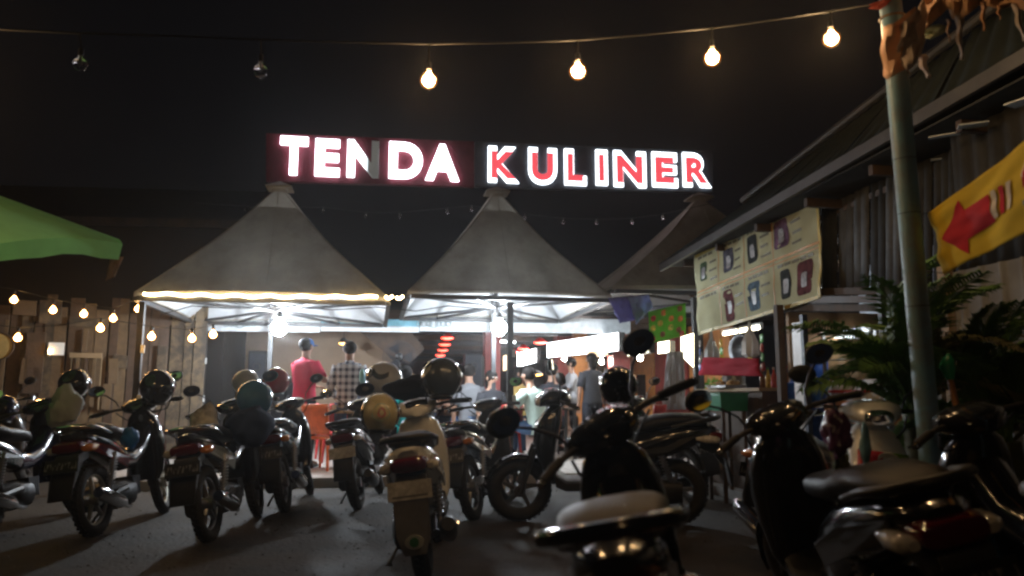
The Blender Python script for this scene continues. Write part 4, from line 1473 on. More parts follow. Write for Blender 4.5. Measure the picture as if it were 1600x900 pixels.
oncounter(1147, 600, .25, 'cooking_pot', 'steel cooking pot on the wooden stall counter', 'pot', _pot)
oncounter(1120, 600, .3, 'vegetable_bowl', 'white bowl of green leaves on the stall counter', 'bowl', _veg)
oncounter(1138, 600, .12, 'food_tray', 'steel tray of fried snacks on the stall counter', 'tray', _tray)
RC = fabric('red_stall_cloth', (.45, .02, .04), .3, dirt=(.3, .01, .02))
q4 = [wl_(sl(x, y, .02)) for x, y in ((1092, 586), (1190, 588), (1184, 560), (1100, 558))]
cloth('stall_cloth', 'red printed cloth strung across the stall under the menu banner', 'cloth', q4, RC, amp=.03)
# dark round wok pan and bags hanging above the red cloth
t = thing('wok', 'black wok hanging above the red stall cloth', 'wok', wl_(sl(1152, 545, .1)), (0, 0, TH))
m = MB()
m.rings([[(.02 + .09 * (1 - s * s), .26 * s * math.cos(2 * PI * k / 24), .26 * s * math.sin(2 * PI * k / 24) * .62) for k in range(24)] for s in (.02, .3, .55, .8, 1.0)], cap=False); o = m.build('pan', BLACKPL, t); s_ = o.modifiers.new('t', 'SOLIDIFY'); s_.thickness = .006
m = MB(); m.tube([(.02, .0, .16), (.02, .0, .5)], .012, 6); m.build('handle', DARKWOOD, t)
for px, py, mm, lab in ((1112, 548, mat('clear_bag', (.4, .4, .38), .3), 'grey plastic bag hanging left of the wok'), (1172, 535, WHITEPT, 'white plastic bag hanging right of the wok')):
    t = thing('hanging_bag', lab, 'bag', wl_(sl(px, py, .1)), (0, 0, TH))
    m = MB(); m.loftz([(-.16, 0, .04, .06), (-.13, 0, .07, .10), (0, 0, .06, .11), (.1, 0, .03, .07), (.16, 0, .012, .02), (.4, 0, .004, .006)], 14, 2.2)
    for i, p in enumerate(m.v):
        m.v[i] = (p[0] + .015 * math.sin(i * 3.1), p[1] + .015 * math.sin(i * 2.3), p[2])
    m.build('bag_body', mm, t)
    m = MB(); m.torus((0, 0, .17), (0, 0, 1), .014, .006, 10, 5); m.build('knot', mm, t)
p = wl_(sl(1134, 640, -.15))
t = thing('plastic_crate', 'dark green plastic crate on a stand in front of the stall', 'crate', (p.x, p.y, 0), (0, 0, TH))
z0_ = wl_(sl(1134, 642, -.15)).z; z1_ = wl_(sl(1134, 616, -.15)).z
m = MB(); m.box((0, 0, (z0_ + z1_) / 2), (.3, .42, z1_ - z0_), taper=1.06); m.build('crate_body', GREENPL, t, bevel=.01)
m = MB(); m.box((0, 0, z1_ + .006), (.33, .46, .02)); m.build('rim', GREENPL, t, bevel=.005)
for sy in (-.18, .18):
    for sx in (-.12, .12):
        m = MB(); m.box((sx, sy, z0_ / 2), (.035, .035, z0_)); m.build('leg', WOOD, t, smooth=False)

# packets and bottles that crowd the stall and the shop
PK = [mat('packet_%s' % n_, c_, .3, var=.5, scale=30) for n_, c_ in (('red', (.5, .04, .03)), ('yellow', (.6, .42, .05)), ('green', (.08, .32, .07)), ('blue', (.04, .12, .4)), ('white', (.6, .6, .58)), ('brown', (.2, .09, .04)))]
rr = random.Random(9)
for k, (px, py, du, n_) in enumerate(((1093, 530, .5, 4), (1108, 533, .7, 3), (1126, 528, .6, 4), (1150, 524, .8, 3), (1170, 522, .7, 4), (1190, 520, .5, 4), (1268, 560, 1.5, 3), (1300, 556, 1.6, 3), (1340, 560, 1.5, 3), (1392, 530, 1.2, 4), (1408, 540, 1.4, 4), (1398, 580, 1.0, 4))):
    cn = ('red', 'yellow', 'green', 'blue', 'white', 'brown')
    a_, b_ = rr.randrange(6), rr.randrange(6)
    t = thing('packet_strip', 'hanging strip of %s and %s packets, number %s from the left in the open stalls' % (cn[a_], cn[b_], ('one', 'two', 'three', 'four', 'five', 'six', 'seven', 'eight', 'nine', 'ten', 'eleven', 'twelve')[k]), 'packet strip', wl_(sl(px, py, du)), (0, 0, TH + rr.uniform(-.3, .3)), group='strips of packets hung up in the stalls')
    m = MB(); m.tube([(0, 0, .9), (0, 0, 0), (0, 0, -.11 * n_)], .003, 4); m.build('string', WIRE, t)
    for j in range(n_):
        m = MB(); m.loftz([(-.05, 0, .004, .05), (-.035, 0, .014, .045), (.03, 0, .014, .045), (.045, 0, .004, .05)], 10, 3)
        o = m.build('packet', PK[a_ if j % 2 else b_], t); o.location = (0, rr.uniform(-.008, .008), -.06 - .11 * j); o.rotation_euler = (rr.uniform(-.15, .15), 0, rr.uniform(-.4, .4))
for k in range(6):
    p = wl_(Vector((.42, -wd / 2 + .12 + k * .13, 0)) + Vector((sl(1144, 640, .1).x, (sl(1095, 640, .1).y + sl(1192, 640, .1).y) / 2, 0)))
    t = thing('sauce_bottle', ('first', 'second', 'third', 'fourth', 'fifth', 'sixth')[k] + ' sauce bottle from the right at the back of the wooden stall counter', 'bottle', (p.x, p.y, hc), (0, 0, TH), group='sauce bottles on the stall counter')
    m = MB(); m.tube([(0, 0, 0), (0, 0, .02), (0, 0, .13), (0, 0, .17), (0, 0, .21)], [.03, .034, .034, .015, .012], 12); m.build('bottle_body', PK[(0, 5, 2, 0, 1, 5)[k]], t)
    m = MB(); m.tube([(0, 0, .21), (0, 0, .235)], .015, 10); m.build('cap', PK[(1, 0, 4, 4, 2, 0)[k]], t)
for k, (px, py, s_) in enumerate(((1138, 752, .16), (1082, 757, .07), (735, 754, .14), (260, 770, .06))):
    p = onground(px, py)
    def pf(a, b_, s_=s_, k=k):
        return Vector(((a - .5) * s_ * 1.5, (b_ - .5) * s_ * 2.2, .006 + .02 * abs(mnoise.noise(Vector((a * 3, b_ * 3, k))))))
    m = MB(); m.grid(pf, 7, 7); o = m.build('paper_scrap', WHITEPT); o.location = p; o.rotation_euler = (0, 0, k * 1.3)
    so = o.modifiers.new('t', 'SOLIDIFY'); so.thickness = .001
    tag(o, ('crumpled white paper on the ground before the wooden stall', 'small paper scrap by the black scooter wheel', 'white paper scrap on the ground right of the white scooter', 'tiny paper scrap before the left end of the pale floor')[k], 'paper', 'paper scraps on the car park')

# ================================================================== banners, pole, palm
# menu banner
MENU = fabric('cream_menu_banner', (0.68, 0.67, 0.44), .25, var=.08, dirt=(.48, .47, .28))
YEL = mat('banner_yellow_print', (.62, .46, .08), .5)
ORB = mat('banner_orange_line', (.6, .28, .05), .5)
mq = (at(1092, 524, 9.3), at(1283, 466, 6.95), at(1278, 293, 6.95), at(1085, 397, 9.3))
mb_, mfn, mn = cloth('menu_banner', 'cream menu banner with eight framed drink pictures hung below the awning', 'banner', mq, MENU, nu=60, nv=30, amp=.035, freq=2.2)
mn = facing(mn, mq[0])


def band(fn, nrm, pts, w, mt, name, parent, off=.005, n=24):
    """printed line on a cloth, pts in cloth coordinates"""
    m = MB()
    (a0, b0), (a1, b1) = pts
    L_ = math.hypot(a1 - a0, b1 - b0)
    nx, ny = -(b1 - b0) / L_ * w / 2, (a1 - a0) / L_ * w / 2
    m.grid(lambda s, q: fn(a0 + (a1 - a0) * s + nx * (q * 2 - 1), b0 + (b1 - b0) * s + ny * (q * 2 - 1)) + nrm * off, n, 2)
    return m.build(name, mt, parent)


band(mfn, mn, ((.01, .965), (.99, .965)), .06, YEL, 'printed_border', mb_)
band(mfn, mn, ((.99, .02), (.99, .93)), .014, YEL, 'printed_border', mb_)
band(mfn, mn, ((.02, .02), (.98, .02)), .03, YEL, 'printed_border', mb_)
band(mfn, mn, ((.01, .51), (.99, .51)), .022, ORB, 'printed_line', mb_, off=.006)
band(mfn, mn, ((.01, .465), (.99, .465)), .012, ORB, 'printed_line', mb_, off=.006)
for a_ in (.235, .46, .69):
    band(mfn, mn, ((a_, .04), (a_, .93)), .006, ORB, 'printed_line', mb_, off=.007)
INK = mat('banner_ink', (.16, .14, .07), .6)
PICS = [mat('drink_print_%s' % n_, c_, .9, var=.8, scale=14, spec=.1) for n_, c_ in (('green', (.06, .10, .05)), ('grey', (.09, .09, .12)), ('dark', (.035, .04, .04)), ('violet', (.14, .08, .14)), ('blue', (.09, .14, .19)), ('maroon', (.12, .04, .045)))]
cells = [(.06, .13, .62, .84, 0), (.275, .365, .60, .86, 1), (.49, .575, .58, .87, 2), (.70, .80, .60, .88, 3),
         (.27, .36, .05, .40, 5), (.485, .585, .08, .38, 4), (.73, .80, .10, .38, 2), (.845, .945, .08, .40, 5)]
for a0, a1, b0, b1, k in cells:
    patch(mfn, mn, a0, a1, b0, b1, PICS[k], 'drink_picture', mb_, rnd=.3)
    am, bm_ = (a0 + a1) / 2, (b0 + b1) / 2
    patch(mfn, mn, am - .018, am + .018, bm_ - .09, bm_ + .05, mat('glass_print', (.26, .24, .24), .5, var=.5, scale=25), 'cup_picture', mb_, off=.010, rnd=.4)
rr = random.Random(2)
for c0, c1 in ((.03, .23), (.25, .45), (.475, .68), (.70, .97)):
    for half in (0, 1):
        yb = .905 if half else .425
        x = c0 + .02
        while x < c1 - .04:                      # title words, too blurred to read
            w = rr.uniform(.02, .045)
            band(mfn, mn, ((x, yb), (x + w, yb + .003)), .03, INK, 'text_line', mb_, off=.008, n=3)
            x += w + .008
        if not half and c0 < .2:
            continue
        xx = c0 + .125 if c0 < .7 else c0 + .12
        if not half and c0 >= .7:
            continue
        for yy in ((.80, .70, .6) if half else (.3, .2)):
            band(mfn, mn, ((xx, yy), (xx + rr.uniform(.05, .075), yy + .004)), .026, INK, 'text_line', mb_, off=.008, n=3)
for p in (mq[2], mq[3], mq[2].lerp(mq[3], .5)):
    m = MB(); m.tube([p, p + Vector((.02, 0, .16))], .005, 5)
    o = m.build('tie_rope', WIRE, mb_)

# teal steel pole
pb_ = onground(1452, 930, 0); Yp = 3.85
p0 = at(1446, 620, Yp); p1 = at(1391, 0, Yp - .1)
dirp = (p1 - p0) / (p1.z - p0.z)
base = p0 - dirp * p0.z
pole = thing('steel_pole', 'tall teal grey steel pole with rust spots in front of the shop', 'pole', base)
TEALP = mat('teal_grey_paint', (0.18, 0.36, 0.46), .45, var=.12, scale=5, bump=.15, bscale=40, dirt=(.22, .13, .07), dirt_amt=.6, dscale=3.5)
m = MB(); m.tube([dirp * z for z in (0, .6, 1.2, 1.8, 2.4, 3.0, 3.5)], .054, 20); m.build('shaft', TEALP, pole)
for z in (1.55, 2.02, 2.3):
    m = MB(); m.torus(dirp * z, dirp, .0545, .0018, 20, 6); m.build('wire_wrap', WIRE, pole)

# torn orange banner remains wrapped round the pole top
TORN = fabric('torn_orange_banner', (0.58, 0.30, 0.15), .3, var=.45, dirt=(.62, .48, .30))
TORNP = fabric('torn_pale_backing', (0.55, 0.46, 0.38), .3, var=.3, dirt=(.4, .25, .18))
torn = thing('torn_banner', 'torn orange banner tied round the top of the teal pole with hanging shreds', 'banner', at(1400, 40, Yp))
rr = random.Random(4)


def tr(px, py, Y):
    return at(px, py, Y) - torn.location


def strip(cols, name, mt, amp=.02, seed=0):
    """cols: (px, top y, bottom y, Y); ragged strip following the columns"""
    m = MB(); NV = 9
    rows = []
    for px, yt, yb, Y in cols:
        rows.append([tr(px + 3 * math.sin(j * .9 + px * .11 + seed), yt + (yb - yt) * j / NV, Y + amp * math.sin(px * .21 + j * .8 + seed) * 3) for j in range(NV + 1)])
    m.rings(rows, cap=False, closed=False)
    o = m.build(name, mt, torn)
    s_ = o.modifiers.new('t', 'SOLIDIFY'); s_.thickness = .003
    return o


strip([(1378, 42, 118, 3.680), (1386, 38, 124, 3.630), (1396, 36, 120, 3.605), (1408, 30, 112, 3.610), (1420, 20, 104, 3.620), (1430, 10, 96, 3.630)], 'wrapped_cloth', TORN, .006)
strip([(1405, 40, 100, 3.590), (1414, 30, 110, 3.570), (1424, 22, 108, 3.570), (1433, 12, 100, 3.580), (1441, 0, 84, 3.600), (1447, -10, 62, 3.620)], 'loose_flap', TORNP, .012, 2)
strip([(1442, -40, 52, 3.72), (1454, -44, 40, 3.66), (1468, -48, 24, 3.6), (1480, -52, 12, 3.55), (1488, -55, 30, 3.5), (1500, -58, 32, 3.45), (1514, -60, 22, 3.4), (1528, -64, 8, 3.35), (1545, -70, 10, 3.3), (1562, -76, 14, 3.25), (1580, -80, 10, 3.2), (1605, -90, 16, 3.1), (1640, -100, 4, 3.0)], 'banner_strip', TORN, .014, 1)
strip([(1360, 8, 14, 3.760), (1372, 2, 15, 3.740), (1384, -6, 8, 3.700), (1394, -14, -2, 3.660)], 'wrapped_cloth', fabric('torn_red_edge', (.5, .12, .08), .3), .004)
strip([(1444, 46, 58, 3.7), (1456, 40, 62, 3.66), (1470, 38, 54, 3.62), (1482, 40, 46, 3.58)], 'loose_flap', fabric('torn_green_white', (.42, .46, .3), .3), .006)
for (x0, y0, x1, y1, w, Y) in ((1438, 84, 1450, 122, 9, 3.74), (1498, 24, 1502, 93, 7, 3.47), (1536, 4, 1537, 48, 5, 3.33), (1560, 8, 1562, 30, 4, 3.25), (1586, 6, 1600, 64, 7, 3.17), (1481, 30, 1483, 66, 3, 3.55), (1404, 104, 1399, 120, 3, 3.76), (1415, 100, 1420, 116, 3, 3.74)):
    m = MB(); rows = []
    for j in range(8):
        s_ = j / 7; ww = w * (1 - .65 * s_) * (1 + .25 * math.sin(j * 2.1))
        cx = x0 + (x1 - x0) * s_ + 2 * math.sin(j * 1.3)
        rows.append([tr(cx - ww, y0 + (y1 - y0) * s_, Y), tr(cx, y0 + (y1 - y0) * s_, Y - .025), tr(cx + ww, y0 + (y1 - y0) * s_, Y)])
    m.rings(rows, cap=False, closed=False)
    o = m.build('shred', TORNP if x0 in (1498, 1438, 1586) else TORN, torn)
    s2 = o.modifiers.new('t', 'SOLIDIFY'); s2.thickness = .003
m = MB(); m.torus(dirp * at(1394, 118, Yp).z + base - torn.location, dirp, .06, .006, 18, 6); m.build('tie_rope', PALEWOOD, torn); m = MB(); m.torus(dirp * at(1390, 42, Yp).z + base - torn.location, dirp, .06, .006, 18, 6); m.build('tie_rope', PALEWOOD, torn)

# yellow banner with the red arrow
YB = fabric('yellow_banner', (0.72, 0.50, 0.03), .2, var=.1, dirt=(.55, .36, .02))
yq = (at(1476, 428, 3.75), at(1720, 300, 2.55), at(1712, 138, 2.55), at(1453, 333, 3.75))
yb_, yfn, yn = cloth('arrow_banner', 'yellow banner with a red arrow stretched out from the teal pole', 'banner', yq, YB, nu=50, nv=24, amp=.03, freq=1.8)
yn = facing(yn, yq[0])
REDPR = mat('banner_red_print', (.46, .02, .025), .85, var=.15, spec=.15)
WPR = mat('banner_white_print', (.62, .52, .38), .8, spec=.2)


def ycoord(px, py):
    """cloth coordinates of a photo pixel"""
    best = None
    p = onplane(px, py, yq[0], (yq[1] - yq[0]).cross(yq[3] - yq[0]).normalized())
    a_, b_ = .3, .5
    for _ in range(30):
        q = yq[0].lerp(yq[1], a_).lerp(yq[3].lerp(yq[2], a_), b_)
        da = (yq[1] - yq[0]).lerp(yq[2] - yq[3], b_); db = (yq[3] - yq[0]).lerp(yq[2] - yq[1], a_)
        d = p - q
        a_ += d.dot(da) / da.length_squared * .6; b_ += d.dot(db) / db.length_squared * .6
    return a_, b_


def print_poly(fn, nrm, pix, mt, name, parent, off, sub=4):
    """printed shape given as photo pixels; triangulated, then refined so that it follows the wrinkles"""
    bm = bmesh.new()
    vs = [bm.verts.new((*ycoord(*q), 0)) for q in pix]
    f = bm.faces.new(vs)
    bmesh.ops.triangulate(bm, faces=[f])
    for _ in range(sub):
        bmesh.ops.subdivide_edges(bm, edges=bm.edges[:], cuts=1, use_grid_fill=True)
        bmesh.ops.triangulate(bm, faces=bm.faces[:])
        if len(bm.faces) > 900:
            break
    for v in bm.verts:
        v.co = fn(v.co.x, v.co.y) + nrm * off
    me = bpy.data.meshes.new(name)
    bm.to_mesh(me); bm.free()
    me.materials.append(mt)
    o = bpy.data.objects.new(name, me); COL.objects.link(o); o.parent = parent
    return o


arrow = [(1477, 373), (1497, 312), (1505, 328), (1541, 303), (1553, 345), (1513, 374), (1517, 396)]
print_poly(yfn, yn, arrow, REDPR, 'printed_arrow', yb_, .008)
cx_ = sum(p[0] for p in arrow) / 7; cy_ = sum(p[1] for p in arrow) / 7
for k in range(3):
    x_ = 1545 + k * 10
    print_poly(yfn, yn, [(x_ - 1, 299 - 7 * k), (x_ + 5, 295 - 7 * k), (x_ + 14, 337 - 7 * k), (x_ + 8, 342 - 7 * k)], WPR if k != 1 else REDPR, 'printed_stripe', yb_, .010)
# big red letter that the picture edge cuts off
cur = []
for k in range(13):
    a_ = PI * (.25 + 1.0 * k / 12)
    cur.append((1612 + 24 * math.cos(a_), 262 - 30 * math.sin(a_)))
inn = [(1612 + 9 * math.cos(PI * (.25 + k / 12)), 262 - 14 * math.sin(PI * (.25 + k / 12))) for k in range(12, -1, -1)]
outer = [(1612 + 28 * math.cos(PI * (.22 + 1.06 * k / 12)), 262 - 34 * math.sin(PI * (.22 + 1.06 * k / 12))) for k in range(13)] + [(1612 + 6 * math.cos(PI * (.22 + 1.06 * k / 12)), 262 - 10 * math.sin(PI * (.22 + 1.06 * k / 12))) for k in range(12, -1, -1)]
print_poly(yfn, yn, outer, WPR, 'letter_edge', yb_, .008, 3)
print_poly(yfn, yn, cur + inn, REDPR, 'letter', yb_, .011, 3)
print_poly(yfn, yn, [(1589, 276), (1640, 250), (1642, 266), (1592, 293)], REDPR, 'letter', yb_, .011, 3)
print_poly(yfn, yn, [(1598, 312), (1640, 290), (1641, 298), (1599, 321)], INK, 'text_line', yb_, .011, 3)
for q, e in ((yq[3], at(1425, 337, Yp)), (yq[0], at(1436, 420, Yp)), (yq[2], yq[2] + Vector((.6, -.2, .25))), (yq[1], yq[1] + Vector((.6, -.2, .1)))):
    m = MB(); m.tube([q, e], .003, 5); m.build('tie_rope', WIRE, yb_)
# post outside the picture that holds the banner's other end
t = thing('steel_pole', 'rusty pole outside the right edge that holds the far end of the yellow banner', 'pole', (yq[2].x + .62, yq[2].y - .2, 0))
m = MB(); m.tube([(0, 0, 0), (0, 0, 3.4)], .04, 14); m.build('shaft', TEALP, t)
m = MB(); m.tube([(0, 0, 0), (0, 0, .05)], .12, 14); m.build('base', CONC, t)

# palm plant in a pot
LEAF = mat('palm_leaf', (0.085, 0.17, 0.04), .45, var=.45, scale=4)
LEAFD = mat('old_palm_leaf', (0.09, 0.085, 0.03), .55, var=.4)
STEM = mat('palm_stem', (.10, .10, .04), .6)
rr = random.Random(21)


def frond_mesh(L, seed, droop, nl=40, wl=.20):
    r_ = random.Random(seed)
    m = MB()
    pts = []
    for i in range(11):
        s = i / 10
        pts.append(Vector((L * s * (1 - .12 * s * droop), 0, L * (.30 * math.sin(s * 2.2) - droop * .55 * s * s))))
    m.tube(pts, [.012 * (1 - .8 * i / 10) for i in range(11)], 5)
    for i in range(nl):
        s = .16 + .82 * i / (nl - 1)
        k = min(9, int(s * 10)); f_ = s * 10 - k
        p = pts[k].lerp(pts[k + 1], f_); d = (pts[k + 1] - pts[k]).normalized()
        ll = wl * math.sin(PI * min(1, .12 + s * .86)) ** .6 * r_.uniform(.8, 1.1)
        for sgn in (-1, 1):
            sd = Vector((0, sgn, 0))
            dr = (d * .75 + sd * .85 + Vector((0, 0, r_.uniform(.0, .3)))).normalized()
            tip = p + dr * ll + Vector((0, 0, -.06 * ll / .25))
            mid = p + dr * ll * .55 + Vector((0, 0, .02))
            wv = d * .011
            m.add([p - wv * .5, mid - wv, tip, mid + wv, p + wv * .5], [(0, 1, 3, 4), (1, 2, 3)], 0)
    return m


def palm(px, py, Y, label, n, L, seed):
    c_ = at(px, py, Y)
    t = thing('palm_plant', label, 'palm', (c_.x, c_.y, 0), group='palm plants by the corrugated wall')
    r_ = random.Random(seed)
    zc = c_.z
    m = MB(); m.tube([(0, 0, .1), (.02, .01, zc * .5), (0, 0, zc)], [.09, .08, .07], 10)
    for i, v in enumerate(m.v):
        m.v[i] = (v[0] * (1 + .12 * math.sin(i * 2.7)), v[1] * (1 + .12 * math.cos(i * 1.9)), v[2])
    m.build('trunk', STEM, t)
    meshes = [frond_mesh(L * s_, seed + k, d_).build('frond', LEAF if k != 3 else LEAFD, t) for k, (s_, d_) in enumerate(((1, .35), (.85, .7), (.75, .15), (.9, 1.0), (.65, .5)))]
    for k in range(n):
        src = meshes[k % 5]
        o = src if k < 5 else inst(src, t, (0, 0, 0))
        o.location = (r_.uniform(-.04, .04), r_.uniform(-.04, .04), zc + r_.uniform(-.08, .03))
        el = -r_.uniform(.0, 1.3)
        o.rotation_euler = (r_.uniform(-.3, .3), el, k * 2.399 + r_.uniform(-.2, .2))
    m = MB(); m.tube([(0, 0, 0), (0, 0, .02), (0, 0, .3), (0, 0, .34)], [.17, .19, .25, .26], 20); m.build('pot', mat('dark_pot', (.06, .04, .03), .7, bump=.2), t)
    return t


palm(1432, 640, 4.35, 'dark feathery palm in front of the shop opening by the teal pole', 26, .92, 31)
palm(1570, 690, 4.1, 'lower dark palm against the grey corrugated wall', 18, .78, 57)
palm(1505, 740, 4.6, 'small dark palm low down between two bigger palms', 16, .55, 77)
# bamboo stick with a green plastic top
q0, q1 = at(1520, 745, 3.7), at(1484, 590, 3.8)
d_ = (q1 - q0) / (q1.z - q0.z); bb_ = q0 - d_ * q0.z
t = thing('bamboo_stick', 'orange brown bamboo stick with a green plastic top leaning among the palms', 'stick', bb_)
m = MB(); m.tube([d_ * z for z in (0, .3, .6, .9, q1.z)], [.017, .017, .016, .016, .015], 10)
m.build('stick', mat('bamboo', (.42, .17, .05), .5, var=.3), t)
for z in (.35, .62, .86):
    m = MB(); m.torus(d_ * z, d_, .016, .004, 12, 5); m.build('node_ring', STEM, t)
m = MB(); m.loftz([(q1.z - .01, 0, .018, .018), (q1.z + .05, 0, .04, .03), (q1.z + .085, .01, .028, .035), (q1.z + .12, .02, .006, .01)], 10, 2)
m.v = [(v[0] + d_.x * v[2], v[1] + d_.y * v[2], v[2]) for v in m.v]
m.build('plastic_top', mat('bright_green_plastic', (.02, .35, .13), .4), t)

# ================================================================== motorbikes
def paint(name, col, rough=.2, dirt_amt=.3):
    return mat(name, col, rough, coat=.6, var=.12, scale=3, rvar=.08, dirt=tuple(min(1, c * .6 + .03) for c in col), dirt_amt=dirt_amt, dscale=4)


PLATEM = bpy.data.materials.new('number_plate_paint')
PLATEM.use_nodes = True
_n, _l = PLATEM.node_tree.nodes, PLATEM.node_tree.links
_b = _n['Principled BSDF']
_t = _n.new('ShaderNodeTexCoord'); _mp = _n.new('ShaderNodeMapping'); _mp.inputs['Scale'].default_value = (1, 62, 15)
_nz = _n.new('ShaderNodeTexNoise'); _nz.inputs['Scale'].default_value = 1.0; _nz.inputs['Detail'].default_value = 2
_l.new(_t.outputs['Object'], _mp.inputs['Vector']); _l.new(_mp.outputs['Vector'], _nz.inputs['Vector'])
_r = _n.new('ShaderNodeValToRGB'); _r.color_ramp.elements[0].position = .5; _r.color_ramp.elements[1].position = .62
_r.color_ramp.elements[0].color = (.012, .012, .013, 1); _r.color_ramp.elements[1].color = (.22, .22, .21, 1)
_sx = _n.new('ShaderNodeSeparateXYZ'); _l.new(_t.outputs['Object'], _sx.inputs[0])
_ab = _n.new('ShaderNodeMath'); _ab.operation = 'ABSOLUTE'; _l.new(_sx.outputs['Z'], _ab.inputs[0])
_lt = _n.new('ShaderNodeMath'); _lt.operation = 'LESS_THAN'; _lt.inputs[1].default_value = .026; _l.new(_ab.outputs[0], _lt.inputs[0])
_mu = _n.new('ShaderNodeMath'); _mu.operation = 'MULTIPLY'; _l.new(_lt.outputs[0], _mu.inputs[0]); _l.new(_nz.outputs['Fac'], _mu.inputs[1])
_l.new(_mu.outputs[0], _r.inputs['Fac']); _l.new(_r.outputs['Color'], _b.inputs['Base Color'])
_b.inputs['Roughness'].default_value = .35
PLATEW = mat('pale_number_plate', (.42, .41, .38), .35, var=.4, scale=24, dirt=(.2, .17, .14))


def bike(label, rear, yaw, body, accent=None, lean=-9, steer=14, kind='scooter', scale=1.0, railm=None, accent2=None, headm=None, plate=PLATEM, tail=REDLENS, flap=False,
         mirrors=(1, 1), rail=True, seatm=None, rimm=None, group='motorbikes parked in front of the tents', box=False, glow=None, muff=CHROME):
    """rear: ground point below the rear axle; yaw: heading in the world (pi/2 = away from the camera)"""
    accent = accent or body
    accent2 = accent2 or accent
    headm = headm or CLEARLENS
    rimm = rimm or STEEL
    t = thing('motorbike', label, 'motorbike', Vector((rear[0], rear[1], 0)), (R(lean), 0, yaw), group=group)
    t.scale = (scale,) * 3
    sport = kind == 'cub'
    WR = .285 if sport else .262            # wheel radius
    TW = .045 if sport else .055
    XR, XF = 0.0, 1.25                      # axles
    # ---- rear wheel
    def wheel(x, nm, par_M=None):
        m = MB(par_M); 
        m.torus((x, 0, WR), (0, 1, 0), WR - .085, .018, 30, 8)
        for k in range(5):
            a = k * 2 * PI / 5 + .3
            c1 = Vector((x + math.cos(a) * .05, 0, WR + math.sin(a) * .05)); c2 = Vector((x + math.cos(a + .15) * (WR - .09), 0, WR + math.sin(a + .15) * (WR - .09)))
            m.tube([c1, c2], [.022, .014], 6)
        m.tube([(x, -.06, WR), (x, .06, WR)], .05, 14)
        w = m.build('wheel', rimm, t)
        m = MB(par_M); m.torus((x, 0, WR), (0, 1, 0), WR - TW, TW, 36, 12, flat=1.0)
        # tread blocks
        for k in range(36):
            a = 2 * PI * k / 36
            for s_ in (-1, 1):
                c_ = Vector((x + math.cos(a + .04 * s_) * (WR + .001), s_ * .016, WR + math.sin(a + .04 * s_) * (WR + .001)))
                rot = Matrix.Rotation(-a, 3, 'Y')
                m.box(c_, (.008, .022, .028), rot)
        m.build('tyre', RUBBER, w)
        return w

    wheel(XR, 'rear')
    # steering transform
    hd = Vector((.96, 0, .93)); axis = (Vector((.86, 0, .98)) - Vector((1.22, 0, .3))).normalized()
    SM = Matrix.Translation(hd) @ Matrix.Rotation(R(steer), 4, axis) @ Matrix.Translation(-hd)
    wheel(XF, 'front', SM)
    # ---- fork + front fender
    for s_ in (-1, 1):
        m = MB(SM); m.tube([(XF, s_ * .085, WR), (1.12, s_ * .075, .62)], [.026, .022], 10); m.build('fork_leg', DARKSTEEL, t)
    m = MB(SM)
    rs = []
    for k in range(13):
        a = R(-10 + 172 * k / 12)
        rr_ = WR + .03 + (.02 if k < 2 else 0)
        w = .07 * (.55 + .45 * math.sin(PI * k / 12))
        c_ = Vector((XF + math.cos(a) * rr_, 0, WR + math.sin(a) * rr_)); n_ = Vector((math.cos(a), 0, math.sin(a)))
        rs.append([c_ + Vector((0, w * math.cos(q), 0)) + n_ * (.028 * math.sin(q) - .02) for q in [PI * j / 8 for j in range(9)]])
    m.rings(rs, cap=False, closed=False)
    o = m.build('front_fender', body, t); s2 = o.modifiers.new('t', 'SOLIDIFY'); s2.thickness = .006
    # ---- tail cowl
    m = MB()
    if sport:
        m.loftx([(-.36, .80, .045, .02), (-.30, .79, .085, .05), (-.16, .76, .11, .075), (.06, .71, .12, .09), (.26, .64, .115, .10), (.42, .58, .10, .09), (.50, .54, .07, .06)], 18, 2.6)
    else:
        m.loftx([(-.34, .765, .06, .025), (-.28, .755, .11, .06), (-.14, .72, .145, .095), (.08, .66, .165, .13), (.28, .58, .16, .16), (.46, .50, .14, .16), (.56, .45, .10, .13)], 18, 2.7)
    m.build('tail_cowl', body, t)
    for s_ in (-1, 1):                    # side panels, a second colour
        m = MB()
        yy = .118 if sport else .160
        P = [Vector((-.24, s_ * (yy - .04), .70)), Vector((.05, s_ * yy, .60)), Vector((.34, s_ * yy, .50)), Vector((.40, s_ * yy, .58)), Vector((.12, s_ * (yy + .004), .69)), Vector((-.24, s_ * (yy - .03), .765))]
        m.prism(P, (0, s_ * .014, 0)); m.build('side_panel', accent, t, smooth=False, bevel=.006)
    # ---- seat
    m = MB()
    m.loftx([(-.27, .83, .08, .018), (-.2, .845, .125, .042), (0, .845, .14, .05), (.14, .825, .145, .055), (.22, .80, .145, .055), (.42, .785, .135, .05), (.58, .765, .09, .045), (.66, .75, .05, .03)], 18, 3.0)
    m.build('seat', seatm or VINYL, t)
    m = MB(); m.tube([(-.26, y * .118 if abs(y) < 1 else math.copysign(.115, y), .83) for y in (-1, -.5, 0, .5, 1)], .004, 5); m.build('seat_seam', BLACKPL, t)
    # ---- grab rail
    if rail:
        m = MB(); m.tube([(.02, -.155, .80), (-.16, -.165, .845), (-.30, -.14, .865), (-.355, -.06, .87), (-.365, 0, .87), (-.355, .06, .87), (-.30, .14, .865), (-.16, .165, .845), (.02, .155, .80)], [.014, .017, .019, .02, .02, .02, .019, .017, .014], 10); m.build('grab_rail', railm or (muff if sport else BLACKPL), t)
    # ---- lamps at the tail
    m = MB(); m.loftx([(-.385, .715, .075, .028), (-.375, .716, .105, .04), (-.33, .72, .115, .046), (-.25, .72, .11, .04)], 18, 3.2); m.build('tail_light', tail, t)
